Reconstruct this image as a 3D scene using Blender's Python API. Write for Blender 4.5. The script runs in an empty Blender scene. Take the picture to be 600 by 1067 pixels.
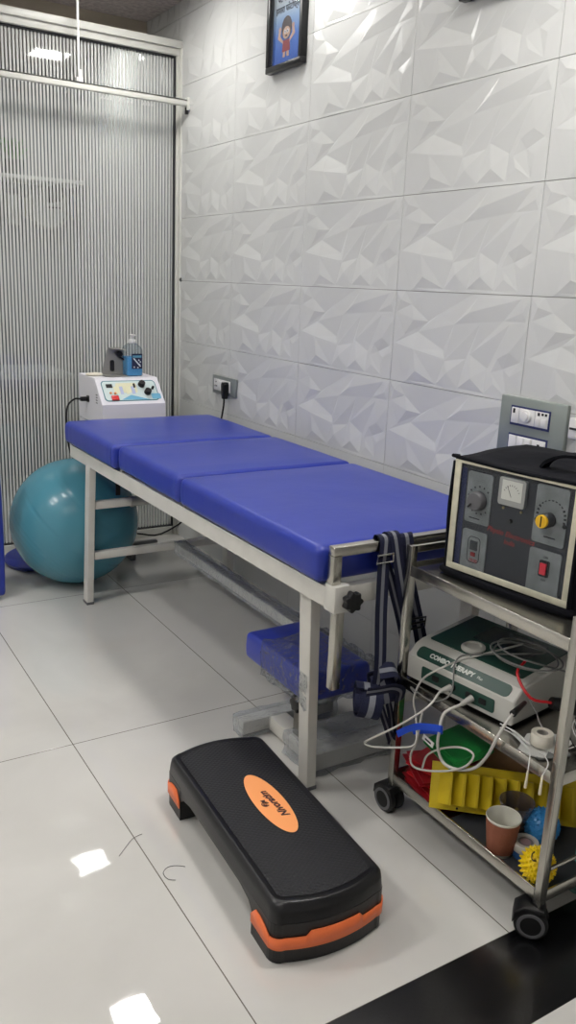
import bpy, bmesh, math, random
from mathutils import Vector, Matrix, noise
R = random.Random(7)
PI = math.pi
scene = bpy.context.scene
COL = scene.collection
# ------------------------------------------------------------------ camera geometry
FPX, CX, CY, EYE = 871.42, 300.0, 533.5, 1.35
AX = Vector((0.8533971, -0.1008761, 0.51140728))     # world X in camera axes (right, down, forward)
AY = Vector((-0.51951994, -0.24472865, 0.81866166))
AZ = Vector((0.04257262, -0.96432977, -0.26125787))
def at(px, py, x=None, y=None, z=None):
    """point of the room seen in that direction, on the plane x=.., y=.. or z=.."""
    c = Vector(((px - CX) / FPX, (py - CY) / FPX, 1.0))
    r = Vector((AX.dot(c), AY.dot(c), AZ.dot(c)))
    t = x / r.x if x is not None else (y / r.y if y is not None else (z - EYE) / r.z)
    return Vector((r.x * t, r.y * t, r.z * t + EYE))
cam_data = bpy.data.cameras.new('camera'); cam = bpy.data.objects.new('camera', cam_data); COL.objects.link(cam)
cam_data.sensor_fit = 'VERTICAL'; cam_data.sensor_height = 36.0
cam_data.lens = 36.0 * FPX / 1067.0
cam_data.clip_start = 0.02
xr = Vector((AX.x, AY.x, AZ.x)); up = -Vector((AX.y, AY.y, AZ.y)); bk = -Vector((AX.z, AY.z, AZ.z))
cam.matrix_world = Matrix(((xr.x, up.x, bk.x, 0), (xr.y, up.y, bk.y, 0), (xr.z, up.z, bk.z, EYE), (0, 0, 0, 1)))
scene.camera = cam

# ------------------------------------------------------------------ materials
def lin(c):
    return tuple(((v / 12.92) if v <= 0.04045 else ((v + 0.055) / 1.055) ** 2.4) for v in c)
def rgb(r, g, b): return lin((r / 255, g / 255, b / 255))
def mat(name, col, rough=0.5, metal=0.0, var=0.0, vscale=8.0, bump=0.0, bscale=60.0, aniso=None, coat=0.0, spec=0.5,
        trans=0.0, ior=1.45, emit=None, estr=0.0, rvar=0.0, stretch=(1, 1, 1), bdist=0.01, sheen=0.0, alpha=1.0):
    m = bpy.data.materials.new(name); m.use_nodes = True
    nt = m.node_tree; N = nt.nodes; L = nt.links
    b = N['Principled BSDF']
    b.inputs['Base Color'].default_value = (*col, 1); b.inputs['Roughness'].default_value = rough
    b.inputs['Metallic'].default_value = metal; b.inputs['Specular IOR Level'].default_value = spec
    b.inputs['Coat Weight'].default_value = coat; b.inputs['Transmission Weight'].default_value = trans
    b.inputs['IOR'].default_value = ior; b.inputs['Sheen Weight'].default_value = sheen; b.inputs['Alpha'].default_value = alpha
    b.inputs['Coat Roughness'].default_value = 0.15
    if emit: b.inputs['Emission Color'].default_value = (*emit, 1); b.inputs['Emission Strength'].default_value = estr
    tc = N.new('ShaderNodeTexCoord'); mp = N.new('ShaderNodeMapping'); mp.inputs['Scale'].default_value = stretch
    L.new(tc.outputs['Object'], mp.inputs['Vector'])
    nz = N.new('ShaderNodeTexNoise'); nz.inputs['Scale'].default_value = vscale; nz.inputs['Detail'].default_value = 5
    L.new(mp.outputs['Vector'], nz.inputs['Vector'])
    if var > 0:
        mx = N.new('ShaderNodeMix'); mx.data_type = 'RGBA'
        mx.inputs['A'].default_value = (*[c * (1 - var) for c in col], 1)
        mx.inputs['B'].default_value = (*[min(1, c * (1 + var)) for c in col], 1)
        cr = N.new('ShaderNodeMapRange'); cr.inputs['From Min'].default_value = 0.3; cr.inputs['From Max'].default_value = 0.7
        L.new(nz.outputs['Fac'], cr.inputs['Value']); L.new(cr.outputs['Result'], mx.inputs['Factor'])
        L.new(mx.outputs['Result'], b.inputs['Base Color'])
    if rvar > 0:
        rr = N.new('ShaderNodeMapRange'); rr.inputs['From Min'].default_value = 0.3; rr.inputs['From Max'].default_value = 0.7
        rr.inputs['To Min'].default_value = max(0, rough - rvar); rr.inputs['To Max'].default_value = rough + rvar
        L.new(nz.outputs['Fac'], rr.inputs['Value']); L.new(rr.outputs['Result'], b.inputs['Roughness'])
    if bump > 0:
        n2 = N.new('ShaderNodeTexNoise'); n2.inputs['Scale'].default_value = bscale; n2.inputs['Detail'].default_value = 3
        L.new(mp.outputs['Vector'], n2.inputs['Vector'])
        bp = N.new('ShaderNodeBump'); bp.inputs['Strength'].default_value = bump; bp.inputs['Distance'].default_value = bdist
        L.new(n2.outputs['Fac'], bp.inputs['Height']); L.new(bp.outputs['Normal'], b.inputs['Normal'])
    return m
def schlick(nt, normal=None, f0=0.04):
    N = nt.nodes; L = nt.links
    lw = N.new('ShaderNodeLayerWeight'); lw.inputs['Blend'].default_value = 0.5
    if normal is not None: L.new(normal, lw.inputs['Normal'])
    pw = N.new('ShaderNodeMath'); pw.operation = 'POWER'; L.new(lw.outputs['Facing'], pw.inputs[0]); pw.inputs[1].default_value = 5
    ma = N.new('ShaderNodeMath'); ma.operation = 'MULTIPLY_ADD'; ma.use_clamp = True
    L.new(pw.outputs[0], ma.inputs[0]); ma.inputs[1].default_value = 1 - f0; ma.inputs[2].default_value = f0
    return ma.outputs[0]
def film(name, tint=(0.9, 0.92, 0.94), opacity=0.25, base=0.3, rough=0.12, bump=0.6, bscale=40, bdist=0.01):
    """thin clear plastic film / sheet: see-through with a shiny wrinkled surface"""
    m = bpy.data.materials.new(name); m.use_nodes = True
    nt = m.node_tree; N = nt.nodes; L = nt.links
    for n in list(N): N.remove(n)
    out = N.new('ShaderNodeOutputMaterial'); tr = N.new('ShaderNodeBsdfTransparent'); tr.inputs['Color'].default_value = (*tint, 1)
    pr = N.new('ShaderNodeBsdfPrincipled'); pr.inputs['Base Color'].default_value = (*[base * c for c in tint], 1); pr.inputs['Roughness'].default_value = rough
    pr.inputs['Specular IOR Level'].default_value = 0.8
    tc = N.new('ShaderNodeTexCoord'); nz = N.new('ShaderNodeTexNoise'); nz.inputs['Scale'].default_value = bscale
    nz.inputs['Detail'].default_value = 2; nz.inputs['Distortion'].default_value = 1.0
    L.new(tc.outputs['Object'], nz.inputs['Vector'])
    bp = N.new('ShaderNodeBump'); bp.inputs['Strength'].default_value = bump; bp.inputs['Distance'].default_value = bdist
    L.new(nz.outputs['Fac'], bp.inputs['Height']); L.new(bp.outputs['Normal'], pr.inputs['Normal'])
    fr = schlick(nt, bp.outputs['Normal'])
    ad = N.new('ShaderNodeMath'); ad.operation = 'ADD'; ad.use_clamp = True; ad.inputs[1].default_value = opacity
    L.new(fr, ad.inputs[0])
    mx = N.new('ShaderNodeMixShader'); L.new(ad.outputs[0], mx.inputs[0]); L.new(tr.outputs[0], mx.inputs[1]); L.new(pr.outputs[0], mx.inputs[2])
    L.new(mx.outputs[0], out.inputs['Surface'])
    return m
M = {}
M['blue_vinyl'] = mat('blue vinyl', rgb(40, 56, 152), 0.33, bump=0.10, bscale=14, var=0.04, vscale=3)
M['cream_metal'] = mat('white painted steel', rgb(205, 203, 196), 0.35, var=0.05, vscale=14, bump=0.02)
M['steel'] = mat('brushed steel', rgb(192, 189, 181), 0.27, 1.0, var=0.015, vscale=12)
M['steel_dull'] = mat('dull steel', rgb(150, 147, 140), 0.38, 1.0, var=0.1, vscale=25, rvar=0.1)
M['chrome'] = mat('chrome', rgb(215, 215, 215), 0.12, 1.0)
M['alu'] = mat('aluminium', rgb(190, 190, 184), 0.35, 0.6, var=0.04)
M['alu_paint'] = mat('white aluminium', rgb(205, 205, 198), 0.35, 0.0, var=0.04)
M['black_plastic'] = mat('black plastic', rgb(13, 13, 15), 0.35, bump=0.05, bscale=200)
M['black_rubber'] = mat('black rubber', rgb(12, 12, 14), 0.6)
M['grey_plastic'] = mat('grey plastic', rgb(95, 95, 98), 0.45)
M['white_plastic'] = mat('white plastic', rgb(225, 224, 222), 0.4)
M['device_white'] = mat('device white', rgb(228, 226, 232), 0.38, bump=0.03, bscale=300)
M['black_cloth'] = mat('black cover cloth', rgb(13, 14, 20), 0.8, var=0.15, bump=0.35, bscale=14, spec=.15)
M['navy'] = mat('navy webbing', rgb(15, 20, 50), 0.8, bump=0.4, bscale=400, var=0.15, vscale=60)
M['web_grey'] = mat('grey webbing', rgb(128, 130, 138), 0.75, bump=0.4, bscale=400)
M['gasket'] = mat('dark gasket', rgb(38, 40, 42), 0.6)
M['orange'] = mat('orange plastic', rgb(238, 118, 66), 0.42, bump=0.05, bscale=150)
M['orange_print'] = mat('pale orange print', rgb(255, 168, 104), 0.5)
M['ink'] = mat('dark ink', rgb(58, 26, 34), 0.6)
M['black_ink'] = mat('black ink', rgb(14, 14, 16), 0.6)
M['red'] = mat('red plastic', rgb(190, 28, 36), 0.35)
M['red_ink'] = mat('red ink', rgb(168, 44, 40), 0.5)
M['wrap'] = film('clear plastic wrap', opacity=0.06, bump=1.0, bscale=30, bdist=.03)
M['wrap_dense'] = film('layered plastic wrap', opacity=0.22, base=0.6, bump=0.9, bscale=38)
M['window_film'] = film('clear window sheet', opacity=0.02, bump=0.8, bscale=11, rough=0.08, bdist=.02)
M['picture_glass'] = film('picture glass', opacity=0.0, bump=0.0, rough=0.03)
M['navy_paint'] = mat('dark navy panel', rgb(40, 48, 98), 0.5)

# ------------------------------------------------------------------ mesh helpers
def fr(o, u, v):
    """matrix of a face frame: local x along u, local y along v, local z outwards"""
    u = Vector(u).normalized(); v = Vector(v); n = u.cross(v).normalized(); v = n.cross(u)
    return Matrix(((u.x, v.x, n.x, o[0]), (u.y, v.y, n.y, o[1]), (u.z, v.z, n.z, o[2]), (0, 0, 0, 1)))
def T(x=0, y=0, z=0): return Matrix.Translation((x, y, z))
def RZ(a): return Matrix.Rotation(a, 4, 'Z')
def RX(a): return Matrix.Rotation(a, 4, 'X')
def RY(a): return Matrix.Rotation(a, 4, 'Y')
I4 = Matrix.Identity(4)
class MB:
    def __init__(s): s.v = []; s.f = []; s.mi = []; s.sm = []
    def raw(s, verts, faces, m=0, smooth=False, Mx=I4):
        o = len(s.v); s.v += [Mx @ Vector(p) for p in verts]
        for f in faces: s.f.append([o + i for i in f]); s.mi.append(m); s.sm.append(smooth)
        return s
    def bm(s, b, m=0, smooth=False, Mx=I4):
        b.verts.index_update(); o = len(s.v)
        s.v += [Mx @ v.co for v in b.verts]
        for f in b.faces: s.f.append([o + v.index for v in f.verts]); s.mi.append(m); s.sm.append(smooth)
        b.free(); return s
    def box(s, x0, x1, y0, y1, z0, z1, m=0, Mx=I4, bev=0.0, seg=2):
        b = bmesh.new(); bmesh.ops.create_cube(b, size=1)
        for v in b.verts:
            v.co = Vector(((x0 + x1) / 2 + v.co.x * (x1 - x0), (y0 + y1) / 2 + v.co.y * (y1 - y0), (z0 + z1) / 2 + v.co.z * (z1 - z0)))
        if bev > 0: bmesh.ops.bevel(b, geom=list(b.edges), offset=bev, segments=seg, profile=0.5, affect='EDGES')
        return s.bm(b, m, bev > 0 and seg > 1, Mx)
    def prism(s, poly, z0, z1, m=0, Mx=I4, bev=0.0, seg=2, smooth=False):
        b = bmesh.new(); lo = [b.verts.new((p[0], p[1], z0)) for p in poly]; hi = [b.verts.new((p[0], p[1], z1)) for p in poly]
        b.faces.new(list(reversed(lo))); b.faces.new(hi); n = len(poly)
        for i in range(n): b.faces.new((lo[i], lo[(i + 1) % n], hi[(i + 1) % n], hi[i]))
        bmesh.ops.recalc_face_normals(b, faces=b.faces)
        if bev > 0:
            es = [e for e in b.edges if abs(e.verts[0].co.z - e.verts[1].co.z) < 1e-7]
            bmesh.ops.bevel(b, geom=es, offset=bev, segments=seg, profile=0.5, affect='EDGES')
        return s.bm(b, m, smooth, Mx)
    def cyl(s, c, r, h, m=0, Mx=I4, seg=32, r2=None, bev=0.0, smooth=True):
        r2 = r if r2 is None else r2
        pr = [(0, 0), (r, 0), (r2, h), (0, h)] if bev <= 0 else [(0, 0), (r - bev, 0), (r, bev), (r2, h - bev), (r2 - bev, h), (0, h)]
        return s.lathe(pr, m, Mx @ T(*c), seg)
    def lathe(s, prof, m=0, Mx=I4, seg=32, smooth=True):
        verts = []; faces = []; idx = []
        for r, z in prof:
            if r <= 1e-9: idx.append([len(verts)]); verts.append((0, 0, z))
            else:
                idx.append(list(range(len(verts), len(verts) + seg)))
                verts += [(r * math.cos(2 * PI * k / seg), r * math.sin(2 * PI * k / seg), z) for k in range(seg)]
        for a, b in zip(idx, idx[1:]):
            for k in range(seg):
                k2 = (k + 1) % seg
                if len(a) == 1 and len(b) == 1: continue
                if len(a) == 1: faces.append((a[0], b[k2], b[k]))
                elif len(b) == 1: faces.append((a[k], a[k2], b[0]))
                else: faces.append((a[k], a[k2], b[k2], b[k]))
        return s.raw(verts, faces, m, smooth, Mx)
    def tube(s, pts, r, m=0, seg=8, closed=False, sm=4, Mx=I4, cap=True):
        pts = [Vector(p) for p in pts]
        if sm: pts = catmull(pts, sm, closed)
        n = len(pts); verts = []; faces = []; nrm = None
        for i, p in enumerate(pts):
            a = pts[(i - 1) % n] if (closed or i > 0) else p; b = pts[(i + 1) % n] if (closed or i < n - 1) else p
            t = (b - a).normalized()
            if nrm is None: nrm = t.orthogonal().normalized()
            nrm = (nrm - t * nrm.dot(t)).normalized(); bi = t.cross(nrm)
            rr = r[i * (len(r) - 1) // max(1, n - 1)] if isinstance(r, (list, tuple)) else r
            verts += [p + (nrm * math.cos(2 * PI * k / seg) + bi * math.sin(2 * PI * k / seg)) * rr for k in range(seg)]
        for i in range(n if closed else n - 1):
            j = (i + 1) % n
            for k in range(seg): faces.append((i * seg + k, i * seg + (k + 1) % seg, j * seg + (k + 1) % seg, j * seg + k))
        if not closed and cap: faces.append(list(range(seg - 1, -1, -1))); faces.append([(n - 1) * seg + k for k in range(seg)])
        return s.raw(verts, faces, m, True, Mx)
    def ribbon(s, pts, wdir, w, th=0.002, bands=((0, .36, 0), (.36, .64, 1), (.64, 1, 0)), sm=5, closed=False):
        pts = [Vector(p) for p in pts]; 
        if sm: pts = catmull(pts, sm, closed)
        n = len(pts)
        wd = wdir if isinstance(wdir, list) else [wdir, wdir]
        for (a, b, m) in bands:
            verts = []; faces = []
            for i, p in enumerate(pts):
                t = (pts[(i + 1) % n if closed else min(i + 1, n - 1)] - pts[(i - 1) % n if closed else max(i - 1, 0)]).normalized()
                f = i / (n - 1) * (len(wd) - 1); k = min(int(f), len(wd) - 2); W = Vector(wd[k]).lerp(Vector(wd[k + 1]), f - k)
                W = (W - t * W.dot(t)).normalized(); nn = t.cross(W)
                for q, h in ((a, 1), (b, 1), (b, -1), (a, -1)): verts.append(p + W * (q - .5) * w + nn * h * th / 2)
            for i in range(n if closed else n - 1):
                j = (i + 1) % n
                for k in range(4): faces.append((i * 4 + k, j * 4 + k, j * 4 + (k + 1) % 4, i * 4 + (k + 1) % 4))
            if not closed: faces += [(0, 1, 2, 3), ((n - 1) * 4 + 3, (n - 1) * 4 + 2, (n - 1) * 4 + 1, (n - 1) * 4)]
            s.raw(verts, faces, m, False)
        return s
    def sphere(s, c, r, m=0, seg=32, rings=20, Mx=I4, sc=(1, 1, 1)):
        b = bmesh.new(); bmesh.ops.create_uvsphere(b, u_segments=seg, v_segments=rings, radius=r)
        for v in b.verts: v.co = Vector((v.co.x * sc[0] + c[0], v.co.y * sc[1] + c[1], v.co.z * sc[2] + c[2]))
        return s.bm(b, m, True, Mx)
    def plate(s, poly, th, m=0, Mx=I4, z=0.0): return s.prism(poly, z, z + th, m, Mx)
def catmull(P, k, closed=False):
    n = len(P); out = []
    if n < 3: return P
    rng = n if closed else n - 1
    for i in range(rng):
        p0 = P[(i - 1) % n] if (closed or i > 0) else P[0] * 2 - P[1]
        p1 = P[i]; p2 = P[(i + 1) % n]; p3 = P[(i + 2) % n] if (closed or i + 2 < n) else P[-1] * 2 - P[-2]
        for j in range(k):
            t = j / k
            out.append(0.5 * ((2 * p1) + (p2 - p0) * t + (2 * p0 - 5 * p1 + 4 * p2 - p3) * t * t + (3 * p1 - p0 - 3 * p2 + p3) * t ** 3))
    if not closed: out.append(P[-1])
    return out
def rrect(w, h, r, n=5, cx=0.0, cy=0.0):
    out = []
    for (sx, sy, a0) in ((1, 1, 0), (-1, 1, PI / 2), (-1, -1, PI), (1, -1, 3 * PI / 2)):
        for k in range(n + 1):
            a = a0 + k * PI / 2 / n
            out.append((cx + sx * (w / 2 - r) + r * math.cos(a), cy + sy * (h / 2 - r) + r * math.sin(a)))
    return out
def ell(a, b, n=32, cx=0, cy=0): return [(cx + a * math.cos(2 * PI * k / n), cy + b * math.sin(2 * PI * k / n)) for k in range(n)]

def tag(o, label, cat, group=None, kind=None):
    if label: o['label'] = label
    if cat: o['category'] = cat
    if group: o['group'] = group
    if kind: o['kind'] = kind
    return o
def thing(name, label, cat, loc=(0, 0, 0), rz=0.0, group=None):
    o = bpy.data.objects.new(name, None); COL.objects.link(o); o.empty_display_size = 0.05
    o.location = loc; o.rotation_euler = (0, 0, rz)
    return tag(o, label, cat, group)
def root_mx(o):
    m = Matrix.Translation(o.location) @ o.rotation_euler.to_matrix().to_4x4()
    return (root_mx(o.parent) @ m) if o.parent else m
def obj(name, mb, mats, parent=None, label=None, local=False, edge=None):
    """link the collected shapes as one mesh; given in room coordinates unless local"""
    me = bpy.data.meshes.new(name)
    vs = mb.v
    if parent is not None and not local:
        inv = root_mx(parent).inverted(); vs = [inv @ v for v in vs]
    me.from_pydata([tuple(v) for v in vs], [], mb.f)
    if not isinstance(mats, (list, tuple)): mats = [mats]
    for m in mats: me.materials.append(M[m] if isinstance(m, str) else m)
    me.polygons.foreach_set('material_index', mb.mi); me.polygons.foreach_set('use_smooth', mb.sm)
    me.update()
    if any(mb.sm):
        try: me.set_sharp_from_angle(angle=math.radians(45 if edge is None else edge))
        except Exception: pass
    o = bpy.data.objects.new(name, me); COL.objects.link(o)
    if parent is not None: o.parent = parent
    if label: o['label'] = label
    return o
def text_mb(mb, body, size, Mx, m=0, th=0.0006, align='CENTER', bold=0.0, shear=0.0, sx=1.0):
    cu = bpy.data.curves.new('txt', 'FONT'); cu.body = body; cu.size = size; cu.align_x = align; cu.align_y = 'CENTER'
    cu.extrude = th / 2; cu.offset = bold; cu.shear = shear; cu.resolution_u = 3
    o = bpy.data.objects.new('txt', cu); COL.objects.link(o)
    bpy.context.view_layer.update()
    me = bpy.data.meshes.new_from_object(o.evaluated_get(bpy.context.evaluated_depsgraph_get()))
    mb.raw([(v.co.x * sx, v.co.y, v.co.z) for v in me.vertices], [list(p.vertices) for p in me.polygons], m, False, Mx)
    bpy.data.objects.remove(o); bpy.data.curves.remove(cu); bpy.data.meshes.remove(me)
def struct(name, mb, mats, edge=None):
    o = obj(name, mb, mats, edge=edge); o['kind'] = 'structure'; return o
# ================================================================== THE ROOM
WX, GY, CZ = 1.84, 4.10, 2.62
XL, YB = -1.6, -1.6
YF = 5.75
# --- floor
def floor_mat():
    m = bpy.data.materials.new('vitrified floor tiles'); m.use_nodes = True
    nt = m.node_tree; N = nt.nodes; L = nt.links; b = N['Principled BSDF']
    tc = N.new('ShaderNodeTexCoord'); sp = N.new('ShaderNodeSeparateXYZ'); L.new(tc.outputs['Object'], sp.inputs[0])
    def mth(op, a, b_=None, c=None):
        n = N.new('ShaderNodeMath'); n.operation = op
        for i, v in enumerate((a, b_, c)):
            if v is None: continue
            if isinstance(v, (int, float)): n.inputs[i].default_value = v
            else: L.new(v, n.inputs[i])
        return n.outputs[0]
    def joint(v, off, per, w):
        p = mth('PINGPONG', mth('SUBTRACT', v, off), per / 2)      # 0 on the joint
        return mth('LESS_THAN', p, w / 2)
    x, y = sp.outputs['X'], sp.outputs['Y']
    jx = joint(x, 0.66, 0.6, 0.0028); jy = joint(y, 2.21, 1.185, 0.0028)
    j = mth('MAXIMUM', jx, jy)
    st = mth('MULTIPLY', mth('GREATER_THAN', y, 0.833), mth('LESS_THAN', y, 1.025))
    jj = mth('MULTIPLY', j, mth('SUBTRACT', 1.0, st))
    nz = N.new('ShaderNodeTexNoise'); nz.inputs['Scale'].default_value = 1.6; nz.inputs['Detail'].default_value = 6
    nz.inputs['Distortion'].default_value = 0.8; L.new(tc.outputs['Object'], nz.inputs['Vector'])
    cr = N.new('ShaderNodeValToRGB'); cr.color_ramp.elements[0].position = 0.3; cr.color_ramp.elements[1].position = 0.72
    cr.color_ramp.elements[0].color = (*rgb(196, 194, 189), 1); cr.color_ramp.elements[1].color = (*rgb(212, 210, 205), 1)
    L.new(nz.outputs['Fac'], cr.inputs[0])
    m1 = N.new('ShaderNodeMix'); m1.data_type = 'RGBA'; L.new(jj, m1.inputs['Factor']); L.new(cr.outputs[0], m1.inputs['A'])
    m1.inputs['B'].default_value = (*rgb(105, 98, 90), 1)
    m2 = N.new('ShaderNodeMix'); m2.data_type = 'RGBA'; L.new(st, m2.inputs['Factor']); L.new(m1.outputs['Result'], m2.inputs['A'])
    m2.inputs['B'].default_value = (*rgb(13, 13, 15), 1)
    L.new(m2.outputs['Result'], b.inputs['Base Color'])
    b.inputs['Specular IOR Level'].default_value = 0.8
    # faint smears in the polish
    n3 = N.new('ShaderNodeTexNoise'); n3.inputs['Scale'].default_value = 3.0; n3.inputs['Detail'].default_value = 4; n3.inputs['Distortion'].default_value = 2
    L.new(tc.outputs['Object'], n3.inputs['Vector'])
    rr = N.new('ShaderNodeMapRange'); rr.inputs['From Min'].default_value = 0.35; rr.inputs['From Max'].default_value = 0.75
    rr.inputs['To Min'].default_value = 0.012; rr.inputs['To Max'].default_value = 0.05; L.new(n3.outputs['Fac'], rr.inputs['Value'])
    ra = N.new('ShaderNodeMath'); ra.operation = 'MULTIPLY_ADD'; L.new(st, ra.inputs[0]); ra.inputs[1].default_value = 0.22; L.new(rr.outputs[0], ra.inputs[2])
    L.new(ra.outputs[0], b.inputs['Roughness'])
    n2 = N.new('ShaderNodeTexNoise'); n2.inputs['Scale'].default_value = 14; n2.inputs['Detail'].default_value = 1; L.new(tc.outputs['Object'], n2.inputs['Vector'])
    bp = N.new('ShaderNodeBump'); bp.inputs['Strength'].default_value = 0.12; bp.inputs['Distance'].default_value = 0.002
    L.new(n2.outputs['Fac'], bp.inputs['Height'])
    b2 = N.new('ShaderNodeBump'); b2.inputs['Strength'].default_value = 0.5; b2.inputs['Distance'].default_value = 0.001; b2.invert = True
    L.new(jj, b2.inputs['Height']); L.new(bp.outputs['Normal'], b2.inputs['Normal'])
    L.new(b2.outputs['Normal'], b.inputs['Normal'])
    return m
struct('floor', MB().box(XL, WX + .1, YB, YF, -0.08, 0.0), floor_mat())
# --- ceiling, fine speckled board
mc = mat('speckled ceiling board', rgb(176, 166, 164), 0.85, var=0.22, vscale=45, bump=0.4, bscale=60, bdist=0.004)
struct('ceiling', MB().box(XL, WX + .1, YB, YF, CZ, CZ + .08), mc)
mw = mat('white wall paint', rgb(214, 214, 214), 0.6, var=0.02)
struct('wall_left', MB().box(XL - .1, XL, YB, YF, -.08, CZ + .08), mw)
struct('wall_back', MB().box(XL - .1, WX + .1, YB - .1, YB, -.08, CZ + .08), mw)
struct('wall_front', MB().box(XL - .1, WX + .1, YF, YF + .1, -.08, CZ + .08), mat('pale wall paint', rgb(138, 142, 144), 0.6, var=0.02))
# --- right wall of faceted tiles: one pattern, 600 x 300 mm, repeated
TV=[(0.1383,0.86,-0.3),(0.285,0.69,-1.7),(0.17,0.6967,0.9),(0.0917,0.5233,-0.3),(0.015,0.7733,-0.3),(0.0483,0.9033,1.0),(0.3733,0.7833,-1.4),(0.495,0.6867,-0.2),(0.2017,0.57,-1.4),(0.015,0.4267,0.1),(0.4183,0.41,-1.7),(0.1867,0.38,1.4),(0.3867,0.03,-0.4),(0.2217,0.1467,2.3),(0.1467,0.03,0.5),(0.6533,0.9667,0.3),(0.5967,0.8133,1.1),(0.6867,0.7233,-0.5),(0.835,0.7533,-1.1),(0.9433,0.97,0.4),(0.9617,0.8467,0.8),(0.98,0.7567,-0.1),(0.88,0.7267,-0.5),(0.6233,0.3967,-1.2),(0.4417,0.2967,-0.4),(0.5967,0.35,-1.8),(0.7517,0.28,-2.5),(0.82,0.39,-1.1),(0.9,0.4667,0.6),(0.97,0.38,-0.7),(0.8617,0.2967,-1.8),(0.9183,0.2333,0.2),(0.9117,0.03,-0.0),(0.6533,0.16,1.4),(0.56,0.0367,-0.1),(0.7517,0.03,-0.4),(0.8117,0.14,0.2),(0.4717,0.18,1.3),(0.3717,0.3333,0.2),(0.44,0.3233,-0.5),(0.785,0.25,-1.1),(0.0,0.0,0.0),(0.12,0.0,0.0),(0.35,0.0,-0.0),(0.52,0.0,-0.0),(0.72,0.0,-0.0),(0.9,0.0,-0.0),(1.0,0.0,-0.0),(1.0,0.33,-0.0),(1.0,0.7,-0.0),(1.0,1.0,0.0),(0.95,1.0,0.0),(0.62,1.0,0.0),(0.45,1.0,-0.0),(0.25,1.0,-0.0),(0.08,1.0,0.0),(0.0,1.0,0.0),(0.0,0.75,-0.0),(0.0,0.45,0.0),(0.5642,0.809,0.1)]
TF=[(4,5,56),(58,41,9),(4,56,57),(9,41,42),(42,14,9),(14,11,9),(9,11,8),(58,9,3),(57,58,3),(4,57,3),(3,2,4),(2,0,4),(5,4,0),(0,55,5),(56,5,55),(8,11,10),(44,37,12),(24,12,37),(44,12,43),(12,38,11),(12,24,38),(24,39,38),(39,10,38),(54,6,53),(14,42,43),(11,14,13),(2,3,1),(1,6,0),(55,0,54),(25,34,33),(33,23,25),(36,40,35),(26,35,40),(40,27,26),(33,34,35),(35,26,33),(23,33,26),(28,22,27),(17,18,16),(48,49,29),(49,50,21),(20,21,50),(32,46,47),(31,32,47),(47,48,31),(48,29,31),(30,31,29),(28,30,29),(29,49,28),(22,28,49),(49,21,22),(21,20,18),(20,50,19),(50,51,19),(35,45,46),(36,35,32),(40,36,32),(27,40,30),(30,28,27),(19,51,15),(52,15,51),(45,34,44),(37,44,34),(34,25,37),(24,37,25),(53,6,52),(15,52,6),(6,7,59),(20,19,18),(32,31,30),(30,40,32),(13,14,12),(18,17,23),(22,18,23),(23,26,22),(26,27,22),(3,9,8),(6,1,8),(10,7,8),(0,2,1),(8,1,3),(17,16,7),(39,24,17),(10,39,7),(39,17,7),(24,25,17),(15,16,19),(18,19,16),(22,21,18),(38,10,11),(7,16,59),(46,32,35),(15,6,59),(16,15,59),(11,13,12),(45,35,34),(43,12,14),(7,6,8),(6,54,0),(25,23,17)]

def wall_right():
    mb = MB(); g = 0.0009
    rows = [0.15 + .3 * k for k in range(-1, 9)]
    for cy in range(-3, 7):
        yl = 2.30 + .6 * (cy)          # left edge (far side) of this tile
        for z0 in rows:
            if z0 > CZ: continue
            rel = RELIEF if z0 > .70 else 0.0        # the lowest courses are plain
            vs = [(WX - 0.0105 - h / 1000 * rel, yl - g - u * (.6 - 2 * g), z0 + g + v * (.3 - 2 * g)) for u, v, h in TV]
            n = len(vs); mb.raw(vs, [tuple(f) for f in TF], 0, False)
            c = [(0, 0), (1, 0), (1, 1), (0, 1)]
            q = [(yl - g - a * (.6 - 2 * g), z0 + g + b_ * (.3 - 2 * g)) for a, b_ in c]
            sv = [(WX - .010, *p) for p in q] + [(WX - .002, *p) for p in q]
            mb.raw(sv, [(i, (i + 1) % 4, 4 + (i + 1) % 4, 4 + i) for i in range(4)], 0, False)
    mb.box(WX - .0025, WX + .1, YB, YF, -.08, CZ + .08, 1)
    tile = mat('glazed faceted wall tile', rgb(204, 205, 203), 0.22, var=0.02, vscale=4, bump=0.05, bscale=9, bdist=0.004)
    return struct('wall_right', mb, [tile, mat('tile grout', rgb(120, 118, 112), 0.8)])
RELIEF = 2.6
wall_right()
# --- wall strip and beam over the glass
# beam across the far room, seen above the partition
struct('trim_1', MB().box(XL, WX, 4.50, 4.62, 2.50, CZ, 0), mat('beige beam', rgb(176, 166, 150), 0.7, var=0.05))
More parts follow.
